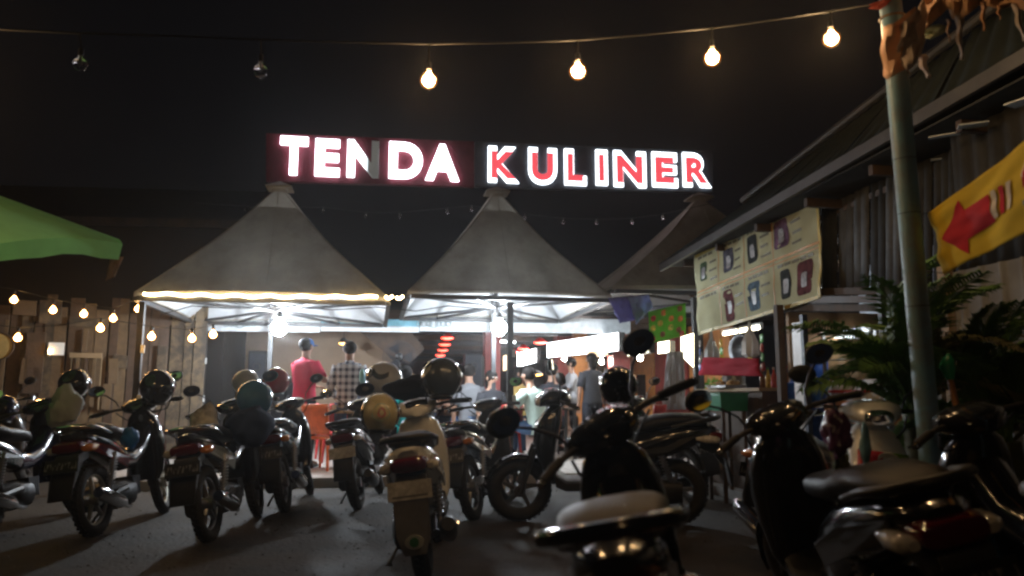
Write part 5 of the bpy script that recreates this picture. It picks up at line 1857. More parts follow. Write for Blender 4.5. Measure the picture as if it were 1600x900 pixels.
    for s_ in (-1, 1):
        m = MB(); m.loftx([(-.355, .70, .018, .016, s_ * .125), (-.33, .70, .036, .028, s_ * .135), (-.25, .705, .036, .032, s_ * .140), (-.17, .71, .012, .012, s_ * .145)], 12, 2.4); m.build('turn_signal', CLEARLENS if s_ > 0 or not sport else AMBERLENS, t)
    # ---- rear fender, number plate
    m = MB(); m.prism([Vector((-.22, -.09, .70)), Vector((-.37, -.10, .66)), Vector((-.46, -.085, .40)), Vector((-.455, -.07, .33)), Vector((-.44, -.07, .33)), Vector((-.40, -.08, .55)), Vector((-.20, -.09, .63))], (0, .18, 0)); m.build('rear_fender', BLACKPL, t, bevel=.006)
    rotp = Matrix.Rotation(R(20), 3, 'Y')
    m = MB(); m.box((0, 0, 0), (.006, .25, .105)); o = m.build('number_plate', plate, t, smooth=False); o.location = (-.437, 0, .585); o.rotation_euler = (0, R(17), 0)
    if flap:
        m = MB(); m.prism([Vector((-.45, -.10, .56)), Vector((-.45, .10, .56)), Vector((-.475, .095, .34)), Vector((-.48, .06, .24)), Vector((-.48, -.06, .24)), Vector((-.475, -.095, .34))], (.008, 0, 0)); fl = m.build('mud_flap', mat('grey_mud_flap', (.17, .165, .155), .6, dirt=(.08, .06, .05)), t, smooth=False)
        m = MB(); m.tube([(-.482, 0, .31), (-.488, 0, .31)], .048, 24); 
        for i, v in enumerate(m.v):
            m.v[i] = (v[0], v[1] * 1.1, .31 + (v[2] - .31) * .8)
        m.build('round_sticker', mat('sticker_white', (.6, .62, .55), .5), fl)
        m = MB(); m.tube([(-.489, 0, .31), (-.491, 0, .31)], .026, 20); m.build('sticker_centre', mat('sticker_green', (.05, .25, .06), .5), fl)
    # ---- engine, swing arm, exhaust, shock absorbers, stands
    m = MB(); m.loftx([(-.06, .28, .05, .08, .10), (.1, .28, .08, .10, .10), (.34, .28, .11, .12, .02), (.52, .28, .12, .11), (.62, .30, .08, .07)], 14, 3.0)
    for k in range(5):
        m.box((.50 + .03 * k, 0, .33), (.012, .2, .16))
    m.build('engine', mat('engine_alloy', (.04, .04, .042), .5, metal=.5, dirt=(.03, .027, .024)), t)
    m = MB(); m.tube([(XR, .10, WR), (.4, .08, .33)], [.025, .03], 8); m.tube([(XR, -.10, WR), (.4, -.08, .33)], [.025, .03], 8); m.build('swing_arm', DARKSTEEL, t)
    m = MB(); m.tube([(.42, -.10, .17), (.28, -.14, .18), (.14, -.165, .22)], .018, 8); m.tube([(.16, -.17, .215), (.10, -.172, .235), (-.22, -.185, .335), (-.29, -.188, .355)], [.03, .052, .055, .04], 14); ex = m.build('exhaust', muff if sport else mat('dark_muffler', (.05, .05, .05), .4, metal=.6), t)
    m = MB(); m.tube([(.06, -.205, .27), (-.16, -.222, .335)], [.03, .026], 10, flat=.5); m.build('heat_shield', CHROME, ex)
    for s_ in ((-1, 1) if sport or flap else (1,)):
        a, b_ = Vector((.0, s_ * .125, WR + .03)), Vector((.13, s_ * .13, .64))
        m = MB(); m.tube([a, b_], .016, 8)
        q = [a.lerp(b_, .2 + .65 * i / 72) + Vector((math.cos(i * PI / 4) * .030, math.sin(i * PI / 4) * .030, 0)) for i in range(73)]
        m.tube(q, .006, 5, cap=False); m.build('shock_absorber', STEEL, t)
    m = MB(); m.tube([(.5, .12, .24), (.42, .26, .03)], .011, 6); m.tube([(.43, .24, .035), (.40, .29, .02)], .014, 6); m.build('side_stand', DARKSTEEL, t)
    # ---- floor, leg shield
    if sport:
        m = MB(); m.loftx([(.46, .56, .09, .09), (.62, .55, .08, .07), (.78, .62, .085, .10), (.92, .76, .10, .13), (1.02, .84, .09, .11)], 16, 2.6); m.build('frame_tunnel', body, t)
    else:
        m = MB(); m.loftx([(.42, .33, .15, .06), (.56, .32, .16, .045), (.86, .32, .165, .045), (.94, .36, .15, .06)], 14, 4); m.build('floor_board', BLACKPL, t)
    m = MB()
    shw = .19 if not sport else .165
    m.loftz([(.34, .96, .035, shw * .78), (.42, .99, .05, shw * .95), (.56, 1.02, .075, shw), (.70, 1.02, .10, shw * 1.0), (.82, 1.00, .105, shw * .92), (.92, .96, .07, shw * .72), (.97, .94, .04, shw * .4)], 20, 2.8); m.build('leg_shield', body, t)
    for s_ in (-1, 1):
        SZ = [(.34, .96, .035, shw * .78), (.42, .99, .05, shw * .95), (.56, 1.02, .075, shw), (.70, 1.02, .10, shw), (.82, 1.00, .105, shw * .92), (.92, .96, .07, shw * .72)]

        def onshield(a, b_, s_=s_):
            z = .46 + .36 * b_
            k = max(i for i in range(5) if SZ[i][0] <= z); f_ = (z - SZ[k][0]) / (SZ[k + 1][0] - SZ[k][0])
            xc, hx, hy = (SZ[k][q] + (SZ[k + 1][q] - SZ[k][q]) * f_ for q in (1, 2, 3))
            y = hy * (.18 + .30 * (1 - b_) + (.74 - .30 * (1 - b_)) * a)
            return Vector((xc + hx * max(0, 1 - (y / hy) ** 2.8) ** (1 / 2.8) + .007, s_ * (y + .004 * a), z))
        m = MB(); m.grid(onshield, 8, 10); o = m.build('front_panel', accent if s_ > 0 else accent2, t)
        so = o.modifiers.new('t', 'SOLIDIFY'); so.thickness = .008
    m = MB(); m.loftx([(.99, .80, .075, .05), (1.07, .79, .085, .055), (1.115, .78, .06, .035)], 14, 2.6); m.build('position_lamp', CLEARLENS, t)
    # ---- handlebar group, turned with the steering
    M_ = SM
    m = MB(M_)
    m.loftx([(.82, .995, .05, .03), (.86, 1.01, .12, .05), (.94, 1.03, .165, .065), (1.02, 1.02, .13, .06), (1.08, .99, .08, .04)], 18, 2.5); m.build('handlebar_cover', body, t)
    m = MB(M_); m.loftx([(1.04, 1.0, .085, .045), (1.085, .995, .075, .04), (1.11, .985, .05, .025)], 16, 2.4); m.build('headlight', headm, t)
    m = MB(M_); m.loftx([(.835, 1.025, .05, .01), (.85, 1.04, .085, .025), (.90, 1.065, .09, .02)], 14, 2.5); m.build('dashboard', mat('dash_glass', (.03, .035, .04), .08, coat=.8), t)
    for s_ in (-1, 1):
        m = MB(M_); m.tube([(.93, s_ * .10, 1.02), (.91, s_ * .2, 1.025), (.86, s_ * .30, 1.02), (.825, s_ * .37, 1.01)], .012, 8); m.build('handlebar', DARKSTEEL, t)
        m = MB(M_); m.tube([(.882, s_ * .255, 1.024), (.856, s_ * .305, 1.02), (.825, s_ * .37, 1.01), (.818, s_ * .386, 1.008)], [.017, .0175, .0175, .019], 12); g_ = m.build('grip', RUBBER, t)
        m = MB(M_); m.tube([(.817, s_ * .387, 1.008), (.811, s_ * .40, 1.006)], [.015, .014], 10); m.build('bar_end', CHROME, g_)
        m = MB(M_); m.tube([(.925, s_ * .22, 1.02), (.935, s_ * .26, 1.015), (.915, s_ * .32, 1.0), (.885, s_ * .37, .995)], [.008, .008, .007, .009], 8, flat=.6); m.build('brake_lever', CHROME, t)
        if mirrors[0 if s_ > 0 else 1]:
            m = MB(M_); m.tube([(.92, s_ * .17, 1.04), (.93, s_ * .19, 1.10), (.94, s_ * .26, 1.17), (.945, s_ * .32, 1.205)], .006, 7); st = m.build('mirror_stalk', DARKSTEEL, t)
            mc = Vector((.945, s_ * .345, 1.235)); rot = Matrix.Rotation(s_ * R(12), 3, 'Z') @ Matrix.Rotation(R(8), 3, 'Y')
            m = MB(M_); m.ball(mc, (.022, .075, .052), 18, 10, rot=rot); m.build('mirror_shell', BLACKPL, st)
            m = MB(M_)
            n_ = 22
            ring = [mc + rot @ Vector((-.0225, .068 * math.cos(2 * PI * k / n_), .046 * math.sin(2 * PI * k / n_))) for k in range(n_)]
            m.add(ring + [mc + rot @ Vector((-.019, 0, 0))] , [(k, (k + 1) % n_, n_) for k in range(n_)])
            m.build('mirror_glass', MIRRORG, st)
    m = MB(M_)
    for s_ in (-1, 1):
        m.tube([(.90, s_ * .2, 1.0), (.99, s_ * .15, .93), (1.02, s_ * .06, .85)], .006, 5)
    o = m.build('cable', WIRE, t)
    tag(o, kind='stuff')
    return t


AW = PI / 2
DEEPBLUE = paint('dark_blue_paint', (.012, .016, .045))
WHITEP = paint('white_bike_paint', (.80, .80, .77), .25, .15)
SILVER = paint('silver_green_paint', (.26, .28, .25), .3)
REDPAINT = paint('dark_red_paint', (.16, .012, .015))
BRIGHTRED = paint('red_graphic_paint', (.45, .02, .03))
GREENP = paint('green_graphic_paint', (.20, .36, .03))
GREYP = paint('graphite_paint', (.045, .047, .052))

BK = {}
BK['farleft'] = bike('dark blue motorbike cut by the left edge with a clear tail lens', onground(-28, 842), AW + .02, DEEPBLUE, GREYP, steer=18, kind='cub')
BK['redtail'] = bike('black motorbike with a large dark red tail light second from the left', onground(148, 838), AW + .03, GLOSSBLACK, REDPAINT, steer=12, kind='cub', lean=-7, rimm=mat('pale_rim', (.45, .43, .36), .4, metal=.5))
BK['silver'] = bike('black motorbike with a silver green striped tail below the blue helmet', onground(328, 846), AW + .05, GLOSSBLACK, SILVER, steer=8, kind='cub', lean=-8)
BK['small'] = bike('small dark motorbike behind the silver green tail with a red helmet on it', onground(446, 800), AW + .10, GLOSSBLACK, GREYP, kind='cub', steer=15)
BK['platedark'] = bike('dark scooter with a pale number plate left of the white scooter', onground(560, 796), AW + .02, GREYP, GLOSSBLACK, steer=10, plate=PLATEW)
BK['white'] = bike('white scooter with a grey mud flap and a round green sticker', onground(664, 906), AW + .06, WHITEP, WHITEP, steer=10, flap=True, plate=PLATEW, lean=-7, tail=mat('dark_red_lens', (.12, .005, .01), .08, coat=1.0))
BK['naked'] = bike('grey motorbike with a round chrome lamp between the white scooter and the slim post', onground(742, 812), AW - .25, GREYP, STEEL, steer=-6, kind='cub')
BK['maxi'] = bike('big black scooter standing sideways behind the foreground bike', at(1050, 700, 6.9), PI - .12, GLOSSBLACK, GLOSSBLACK, steer=12, scale=1.08, lean=-6)
BK['behind'] = bike('black motorbike with a small red tail lamp near the grey curtain', at(1082, 700, 8.3), AW + .35, GLOSSBLACK, GREYP, steer=5, kind='cub')
BK['front'] = bike('nearest black motorbike, its tail and pale seat at the bottom of the view', (.40, 1.90), AW - .15, GLOSSBLACK, GREYP, lean=-11, steer=40, kind='cub', scale=.98, railm=GLOSSBLACK, seatm=mat('worn_grey_seat', (.085, .083, .085), .55, var=.15, bump=.2, bscale=200, dirt=(.05, .048, .047)), tail=mat('deep_red_lens', (.16, .003, .012), .1, coat=1.0))
BK['rightnear'] = bike('black motorbike with a wide red tail light at the lower right', (1.49, 2.75), AW, GLOSSBLACK, GREYP, lean=-13, steer=14, scale=1.0)
BK['whitegreen'] = bike('white motorbike with red and green graphics facing the camera before the palm', (1.72, 5.15), -AW + .12, WHITEP, GREENP, lean=-7, steer=-16, kind='cub', accent2=BRIGHTRED, headm=CHROME)
BK['edge'] = bike('black motorbike with a tan seat edge cut by the right edge', (2.22, 2.5), AW + .02, GLOSSBLACK, DEEPBLUE, lean=-10, steer=10, kind='cub', mirrors=(0, 0), seatm=mat('tan_edged_seat', (.10, .075, .05), .5, var=.5, scale=5))
BK['backleft'] = bike('half hidden dark motorbike in the back row at the left edge', onground(-70, 778), AW + .02, GREYP, GLOSSBLACK, steer=12)

# ================================================================== helmets
def helmet(label, loc, yaw, shell, visor=True, pitch=0.0, roll=0.0, s=1.0, full=True, stripe=None, sticker=False):
    t = thing('helmet', label, 'helmet', loc, (roll, pitch, yaw), group='crash helmets on the parked motorbikes')
    t.scale = (s,) * 3
    a_, b_, c_ = .152, .127, .135
    NU, NV = 36, 20

    def sp_(th, ph, k=1.0):
        z = math.cos(ph)
        x = a_ * math.sin(ph) * math.cos(th) * k
        y = b_ * math.sin(ph) * math.sin(th) * k
        if ph > PI * .5:
            x *= 1 - .10 * (ph - PI * .5); y *= 1 - .12 * (ph - PI * .5)
        return Vector((x, y, c_ * z * k))
    m = MB(); vs = []; fs = []
    PH = [PI * .80 * j / NV for j in range(NV + 1)]
    TH_ = [2 * PI * i / NU - PI for i in range(NU)]
    vs = [sp_(t_, p) for p in PH for t_ in TH_]
    for j in range(NV):
        for i in range(NU):
            i2 = (i + 1) % NU
            tc_ = TH_[i] + PI / NU; pc = (PH[j] + PH[j + 1]) / 2
            hole = abs(tc_) < 1.12 and PI * .36 < pc < PI * (.60 if full else .81)
            if not hole:
                fs.append((j * NU + i, j * NU + i2, (j + 1) * NU + i2, (j + 1) * NU + i))
    m.add(vs, fs)
    o = m.build('shell', shell, t); so = o.modifiers.new('t', 'SOLIDIFY'); so.thickness = .014; so.offset = -1
    m = MB(); m.ball((0, 0, -.004), (a_ * .88, b_ * .88, c_ * .86), 18, 10); m.build('lining', mat('helmet_lining', (.02, .02, .022), .9), t)
    if visor:
        m = MB(); m.grid(lambda u_, v_: sp_(-1.2 + 2.4 * u_, PI * (.34 + (.24 if full else .32) * v_), 1.025), 20, 8)
        o = m.build('visor', mat('smoked_visor', (.02, .022, .025), .06, coat=1.0), t); so = o.modifiers.new('t', 'SOLIDIFY'); so.thickness = .003
        for s_ in (-1, 1):
            m = MB(); q = sp_(s_ * 1.28, PI * .45, 1.0); m.tube([q, q * 1.07], .02, 12); m.build('visor_pivot', BLACKPL, t)
    m = MB()
    m.rings([[sp_(t_, PI * .80, k_) + Vector((0, 0, dz_)) for t_ in TH_] for k_, dz_ in ((.98, .008), (1.03, .004), (1.03, -.008), (.95, -.01))], cap=False); m.build('rim_trim', BLACKPL, t)
    if stripe:
        m = MB()
        for s_ in (-1, 1):
            m.grid(lambda u_, v_: sp_(s_ * (1.25 + 1.1 * u_), PI * (.30 + .10 * v_ + .10 * math.sin(u_ * 3)), 1.012), 14, 3)
            o = m.build('side_stripe', stripe, t); m = MB()
        m.grid(lambda u_, v_: sp_(-1.0 + 2.0 * u_, PI * (.20 + .055 * v_), 1.012), 14, 3); m.build('brow_stripe', stripe, t)
    if sticker:
        m = MB(); m.grid(lambda u_, v_: sp_(PI - .95 + 1.9 * u_, PI * (.10 + .62 * v_) , 1.012 ), 16, 12)
        o = m.build('back_panel', mat('cream_panel', (.62, .55, .32), .3, coat=.5, var=.12), t)
        for (u0_, u1_, v0_, v1_, mm) in ((.28, .72, .36, .78, mat('teal_print', (.25, .48, .42), .4, var=.3, scale=30)), (.42, .62, .46, .70, mat('rose_print', (.55, .20, .18), .4, var=.4, scale=40))):
            m = MB()
            ring = [sp_(PI - .95 + 1.9 * ((u0_ + u1_) / 2 + (u1_ - u0_) / 2 * math.cos(q) * (1 + .15 * math.sin(3 * q))), PI * (.10 + .62 * ((v0_ + v1_) / 2 + (v1_ - v0_) / 2 * math.sin(q))), 1.02 + (.006 if u0_ > .4 else 0)) for q in [2 * PI * k / 24 for k in range(24)]]
            m.add(ring, [tuple(range(24))]); m.build('printed_picture', mm, o)
    # chin strap
    m = MB(); m.tube([(.02, .10, -.09), (.04, .08, -.16), (.05, 0, -.19), (.04, -.08, -.16), (.02, -.10, -.09)], .006, 6, flat=.4); m.build('chin_strap', WIRE, t)
    return t


HB = paint('blue_green_helmet_paint', (.03, .13, .22), .12)
HR = paint('red_helmet_paint', (.34, .02, .02), .2)
HW = paint('white_helmet_paint', (.62, .62, .64), .25)
HO = paint('olive_black_helmet_paint', (.05, .052, .04), .2)
GOLD = paint('pale_gold_stripe', (.40, .38, .22), .3)
helmet('black helmet on the second seat row above the white jacket', at(116, 600, 6.9), AW, GLOSSBLACK, s=.98)
helmet('large black helmet on the bars of the bike with the red tail', at(246, 606, 7.1), AW + .5, GLOSSBLACK, s=1.22, pitch=-.15)
helmet('glossy blue green helmet on the bike with the silver green tail', at(398, 624, 6.9), AW + .1, HB, s=1.28, pitch=.1)
helmet('red helmet behind the blue green one', at(432, 596, 8.1), AW - .2, HR, s=1.08)
helmet('pale helmet peeping out left above the blue green one', at(384, 598, 7.6), AW + .9, paint('pale_grey_helmet_paint', (.4, .4, .36), .3), s=.95)
helmet('white and black helmet on the bars of the dark scooter', at(600, 592, 7.9), AW + 1.1, HW, s=1.3, pitch=-.2, stripe=mat('black_stripe', (.02, .02, .02), .3))
helmet('black helmet with a cream printed back hanging on the white scooter', at(594, 648, 5.3), AW + .2, GLOSSBLACK, s=1.08, full=False, sticker=True)
helmet('big black helmet with a pale gold stripe on the bars of the white scooter', at(690, 592, 5.75), AW + .25, HO, s=1.2, pitch=.12, stripe=GOLD)
helmet('black open helmet on the handlebar of the nearest motorbike', at(966, 604, 3.35), AW - .3, GLOSSBLACK, s=.66, full=False)
helmet('dark helmet at the left edge in front of the fence', at(6, 640, 7.3), AW + .4, DEEPBLUE, s=1.0)

# ================================================================== things left on the bikes
def lump(name, label, cat, c_, r, mt, seed=0, wr=.18, fr=5):
    m = MB(); m.ball((0, 0, 0), r, 28, 18)
    for i, v in enumerate(m.v):
        p = Vector(v)
        k = 1 + wr * mnoise.noise(p * fr / max(r) * .18 + Vector((seed, 0, 0))) + wr * .5 * mnoise.noise(p * fr * 3 / max(r) * .18 + Vector((0, seed, 0)))
        m.v[i] = tuple(p * k)
    o = m.build(name, mt); o.location = c_
    return tag(o, label, cat)


JW = fabric('white_jacket_cloth', (.55, .56, .50), .1, dirt=(.35, .36, .32))
lump('jacket', 'pale crumpled jacket draped over the bike with the red tail', 'jacket', at(101, 638, 6.4), (.12, .14, .17), JW, 1, .34, 8)
BAGB = mat('blue_bag_plastic', (.02, .16, .50), .35, var=.25)
lump('plastic_bag', 'small bright blue plastic bag hanging on a black bike', 'bag', at(203, 684, 6.5), (.07, .07, .09), BAGB, 2, .3, 9)
lump('gloves', 'pale patterned cloth and gloves on the silver green tail', 'gloves', at(320, 664, 6.3), (.11, .11, .17), mat('patterned_cloth', (.42, .40, .34), .8, var=.85, scale=9), 3, .3, 8)
lump('jacket', 'dark blue jacket lying over the seat below the blue green helmet', 'jacket', at(392, 665, 6.6), (.17, .2, .16), fabric('navy_jacket_cloth', (.02, .03, .07), .1), 4, .28, 7)
lump('jacket', 'black jacket bundled on the white scooter bars', 'jacket', at(650, 606, 6.2), (.22, .16, .10), fabric('black_jacket_cloth', (.012, .012, .014), .05), 5, .4, 7)
rq = (at(1308, 790, 3.1), at(1332, 770, 3.1), at(1326, 700, 3.15), at(1296, 690, 3.2))
cloth('snack_bag', 'green and purple patterned bag hanging on the handlebar of the right motorbike', 'bag', rq, mat('green_purple_print', (.16, .22, .04), .35, var=.95, scale=11, dirt=(.09, .03, .09), dirt_amt=1.0, dscale=9), amp=.05, freq=4)
lump('snack_bag', 'purple plastic bag top tied on the handlebar above the green bag', 'bag', at(1310, 680, 3.1), (.05, .05, .09), mat('purple_plastic', (.14, .05, .12), .25, var=.5, scale=12), 6, .6, 9)
lump('water_bottle_bag', 'pale blue plastic drink bag beside the purple bag', 'bag', at(1352, 695, 3.2), (.022, .022, .08), mat('pale_blue_plastic', (.22, .45, .55), .2, var=.4, scale=20), 7, .3, 8)

# ================================================================== people
SKIN = mat('brown_skin', (.30, .16, .10), .55, var=.1)
HAIR = mat('black_hair', (.010, .008, .007), .75, bump=.6, bscale=120, spec=.12)


def skin_mesh(name, joints, edges, radii, root, mt, parent):
    me = bpy.data.meshes.new(name)
    names = list(joints)
    me.from_pydata([tuple(joints[k]) for k in names], [(names.index(a), names.index(b_)) for a, b_ in edges], [])
    o = bpy.data.objects.new(name, me)
    COL.objects.link(o)
    sk = o.modifiers.new('skin', 'SKIN')
    sk.use_smooth_shade = True
    sk.branch_smoothing = .5
    lay = me.skin_vertices[0].data if me.skin_vertices else None
    for i, k in enumerate(names):
        r = radii[k]
        lay[i].radius = (r, r) if not isinstance(r, tuple) else r
        lay[i].use_root = (k == root)
    sb = o.modifiers.new('sub', 'SUBSURF'); sb.levels = sb.render_levels = 1
    dg = bpy.context.evaluated_depsgraph_get()
    nm_ = bpy.data.meshes.new_from_object(o.evaluated_get(dg))
    bpy.data.objects.remove(o)
    nm_.name = name
    nm_.materials.clear(); nm_.materials.append(mt)
    nm_.polygons.foreach_set('use_smooth', [True] * len(nm_.polygons))
    r_ = bpy.data.objects.new(name, nm_)
    COL.objects.link(r_)
    r_.parent = parent
    return r_


def person(label, loc, yaw, shirt, trousers, sit=False, armL=None, armR=None, headturn=(0, 0), cap=None, hair=True, s=1.0, long=False, bend=.0, female=False):
    """local axes: x forward, y left, z up; arms: (elbow, wrist)"""
    t = thing('person', label, 'person', loc, (0, 0, yaw), group='people inside the hall')
    t.scale = (s,) * 3
    pz = .46 if sit else .93
    B = lambda z, x=0.0, y=0.0: Vector((x + bend * (z - pz), y, z))
    ch = pz + .40; nk = pz + .56; hd = pz + .70
    J = {}
    J['pelvis'] = Vector((0, 0, pz)); J['waist'] = B(pz + .16); J['chest'] = B(ch); J['neck'] = B(nk, .0); J['jaw'] = B(hd - .05, .02); J['head'] = B(hd + .04, .015); J['crown'] = B(hd + .11, .0)
    Rr = {'pelvis': .125, 'waist': .115, 'chest': .13, 'neck': .05, 'jaw': .066, 'head': .085, 'crown': .05}
    E = [('pelvis', 'waist'), ('waist', 'chest'), ('chest', 'neck'), ('neck', 'jaw'), ('jaw', 'head'), ('head', 'crown')]
    for sd, sg_, arm in (('l', 1, armL), ('r', -1, armR)):
        sh = B(ch + .07, 0, sg_ * .175)
        if arm is None:
            el, wr = Vector((.0, sg_ * .24, ch - .22)), Vector((.08, sg_ * .22, ch - .46))
        else:
            el, wr = Vector(arm[0]), Vector(arm[1])
        J['sh' + sd], J['el' + sd], J['wr' + sd] = sh, el, wr
        d = (wr - el).normalized(); sdv = d.cross(Vector((0, 0, 1)))
        sdv = Vector((0, 1, 0)) if sdv.length < .1 else sdv.normalized()
        pm = wr + d * .05
        J['pm' + sd] = pm
        Rr.update({'sh' + sd: .062, 'el' + sd: .04, 'wr' + sd: .026, 'pm' + sd: .030})
        E += [('chest', 'sh' + sd), ('sh' + sd, 'el' + sd), ('el' + sd, 'wr' + sd), ('wr' + sd, 'pm' + sd)]
        cur_ = d.cross(sdv).normalized()
        for k, (off, ln) in enumerate(((-.032, .060), (-.011, .075), (.011, .080), (.030, .068))):
            a = pm + d * .040 + sdv * off
            b_ = a + d * ln * .55 + cur_ * .008
            c_ = b_ + d * ln * .35 + cur_ * .024
            kk = 'f%d%s' % (k, sd)
            J[kk + 'a'], J[kk + 'b'], J[kk + 'c'] = a, b_, c_
            Rr.update({kk + 'a': .0095, kk + 'b': .009, kk + 'c': .0075})
            E += [('pm' + sd, kk + 'a'), (kk + 'a', kk + 'b'), (kk + 'b', kk + 'c')]
        a = pm + sdv * -.040 * sg_ + d * .004; b_ = a + d * .035 - sdv * .022 * sg_
        J['th%sa' % sd], J['th%sb' % sd] = a, b_
        Rr.update({'th%sa' % sd: .011, 'th%sb' % sd: .0085})
        E += [('pm' + sd, 'th%sa' % sd), ('th%sa' % sd, 'th%sb' % sd)]
        hip = Vector((0, sg_ * .095, pz - .05))
        if sit:
            kn, an = Vector((.42, sg_ * .12, pz + .02)), Vector((.40, sg_ * .13, .09))
        else:
            kn, an = Vector((.02, sg_ * .11, .50)), Vector((-.02, sg_ * .12, .09))
        toe = an + Vector((.17, sg_ * .02, -.05))
        J['hp' + sd], J['kn' + sd], J['an' + sd], J['toe' + sd] = hip, kn, an, toe
        Rr.update({'hp' + sd: .09, 'kn' + sd: .058, 'an' + sd: .04, 'toe' + sd: .032})
        E += [('pelvis', 'hp' + sd), ('hp' + sd, 'kn' + sd), ('kn' + sd, 'an' + sd), ('an' + sd, 'toe' + sd)]
    skin_mesh('body', J, E, Rr, 'pelvis', SKIN, t)
    # face (the head looks along x)
    hc = (J['jaw'] + J['head']) / 2 + Vector((0, 0, .01))
    for sg_ in (-1, 1):
        m = MB(); m.ball(hc + Vector((.082, sg_ * .032, .02)), (.010, .014, .010), 10, 6); m.build('eye', mat('eye_white', (.6, .58, .55), .2), t)
        m = MB(); m.ball(hc + Vector((.0, sg_ * .088, .0)), (.022, .012, .032), 10, 6); m.build('ear', SKIN, t)
    m = MB(); m.tube([hc + Vector((.080, 0, .025)), hc + Vector((.105, 0, -.012)), hc + Vector((.088, 0, -.018))], [.008, .016, .010], 8); m.build('nose', SKIN, t)
    m = MB(); m.ball(hc + Vector((.083, 0, -.045)), (.010, .024, .008), 10, 6); m.build('mouth', mat('lips', (.30, .09, .07), .5), t)
    if cap:
        m = MB(); m.ball(hc + Vector((-.005, 0, .045)), (.108, .098, .085), 18, 10); m.build('cap', cap, t)
        m = MB(); m.ball(hc + Vector((.11, 0, .03)), (.08, .075, .010), 14, 6); m.build('cap_peak', cap, t)
    if hair:
        m = MB(); m.ball(hc + Vector((-.022, 0, .035)), (.100, .098, .100), 18, 10)
        if female:
            m.ball(hc + Vector((-.07, 0, -.06)), (.05, .085, .12), 14, 8)
        for i, v in enumerate(m.v):
            p = Vector(v) - hc; m.v[i] = tuple(hc + p * (1 + .06 * mnoise.noise(p * 30)))
        m.build('hair', HAIR, t)
    # clothes
    m = MB()
    n = 18
    prof = [(pz - .10, .115, .175), (pz, .125, .175), (pz + .14, .115, .160), (ch - .05, .125, .180), (ch + .05, .122, .195), (ch + .11, .10, .165), (nk - .03, .062, .075), (nk - .005, .055, .06)]
    rs = []
    for z, hx, hy in prof:
        c_ = B(z)
        rs.append([c_ + Vector((hx * math.copysign(abs(math.cos(2 * PI * k / n)) ** .85, math.cos(2 * PI * k / n)), hy * math.copysign(abs(math.sin(2 * PI * k / n)) ** .8, math.sin(2 * PI * k / n)), .006 * math.sin(k * 2.3 + z * 20))) for k in range(n)])
    m.rings(rs, cap=False)
    for sd, sg_ in (('l', 1), ('r', -1)):
        a, b_, c_ = J['sh' + sd] + Vector((0, -sg_ * .02, .005)), J['el' + sd], J['wr' + sd]
        if long:
            m.tube([a, a.lerp(b_, .5), b_, b_.lerp(c_, .5), b_.lerp(c_, .92)], [.082, .072, .062, .052, .044], 12, cap=False)
        else:
            m.tube([a, a.lerp(b_, .45), a.lerp(b_, .82)], [.082, .078, .074], 12, cap=False)
    o = m.build('shirt', shirt, t); so = o.modifiers.new('t', 'SOLIDIFY'); so.thickness = .006
    m = MB()
    m.rings([[Vector((hx * math.cos(2 * PI * k / n), hy * math.sin(2 * PI * k / n), z)) for k in range(n)] for z, hx, hy in ((pz + .08, .112, .155), (pz - .02, .122, .168), (pz - .10, .118, .165), (pz - .16 if not sit else pz - .12, .08, .13))], cap=False)
    for sd in 'lr':
        a, b_, c_ = J['hp' + sd], J['kn' + sd], J['an' + sd]
        m.tube([a + Vector((0, 0, .02)), a.lerp(b_, .5), b_, b_.lerp(c_, .5), b_.lerp(c_, .95)], [.098, .088, .074, .066, .060], 12, cap=False)
    o = m.build('trousers', trousers, t); so = o.modifiers.new('t', 'SOLIDIFY'); so.thickness = .005
    for sd in 'lr':
        m = MB(); a = J['an' + sd]; m.loftx([(a.x - .07, .03, .03, .028, a.y), (a.x - .03, .045, .04, .042, a.y), (a.x + .06, .04, .045, .035, a.y), (a.x + .16, .028, .045, .024, a.y), (a.x + .20, .022, .025, .014, a.y)], 12, 2.4); m.build('shoe', BLACKPL, t)
    return t


REDSH = fabric('red_tshirt', (.50, .03, .07), .05)
TEALSH = fabric('turquoise_shirt', (.03, .48, .48), .05)
MINT = fabric('pale_mint_shirt', (.50, .62, .55), .05)
DARKSH = fabric('dark_shirt', (.03, .03, .035), .05)
STRIPE = fabric('striped_shirt', (.5, .5, .52), .05)
JEANS = fabric('blue_jeans', (.07, .12, .22), .03)
BLACKTR = fabric('black_trousers', (.015, .016, .022), .03)
# checked flannel: crossing dark bands
CHECK = bpy.data.materials.new('checked_flannel'); CHECK.use_nodes = True
_n, _l = CHECK.node_tree.nodes, CHECK.node_tree.links
_t = _n.new('ShaderNodeTexCoord'); _sx = _n.new('ShaderNodeSeparateXYZ'); _l.new(_t.outputs['Object'], _sx.inputs[0])
prev = None
for ax, fr in (('Y', 72.0), ('Z', 66.0)):
    a = _n.new('ShaderNodeMath'); a.operation = 'MULTIPLY'; a.inputs[1].default_value = fr; _l.new(_sx.outputs[ax], a.inputs[0])
    b_ = _n.new('ShaderNodeMath'); b_.operation = 'SINE'; _l.new(a.outputs[0], b_.inputs[0])
    c_ = _n.new('ShaderNodeMath'); c_.operation = 'GREATER_THAN'; c_.inputs[1].default_value = .1; _l.new(b_.outputs[0], c_.inputs[0])
    if prev is None:
        prev = c_
    else:
        d_ = _n.new('ShaderNodeMath'); d_.operation = 'ADD'; _l.new(prev.outputs[0], d_.inputs[0]); _l.new(c_.outputs[0], d_.inputs[1]); prev = d_
_hf = _n.new('ShaderNodeMath'); _hf.operation = 'MULTIPLY'; _hf.inputs[1].default_value = .5; _l.new(prev.outputs[0], _hf.inputs[0])
_r = _n.new('ShaderNodeValToRGB'); _r.color_ramp.elements[0].color = (.66, .66, .68, 1); _r.color_ramp.elements[1].color = (.05, .05, .075, 1)
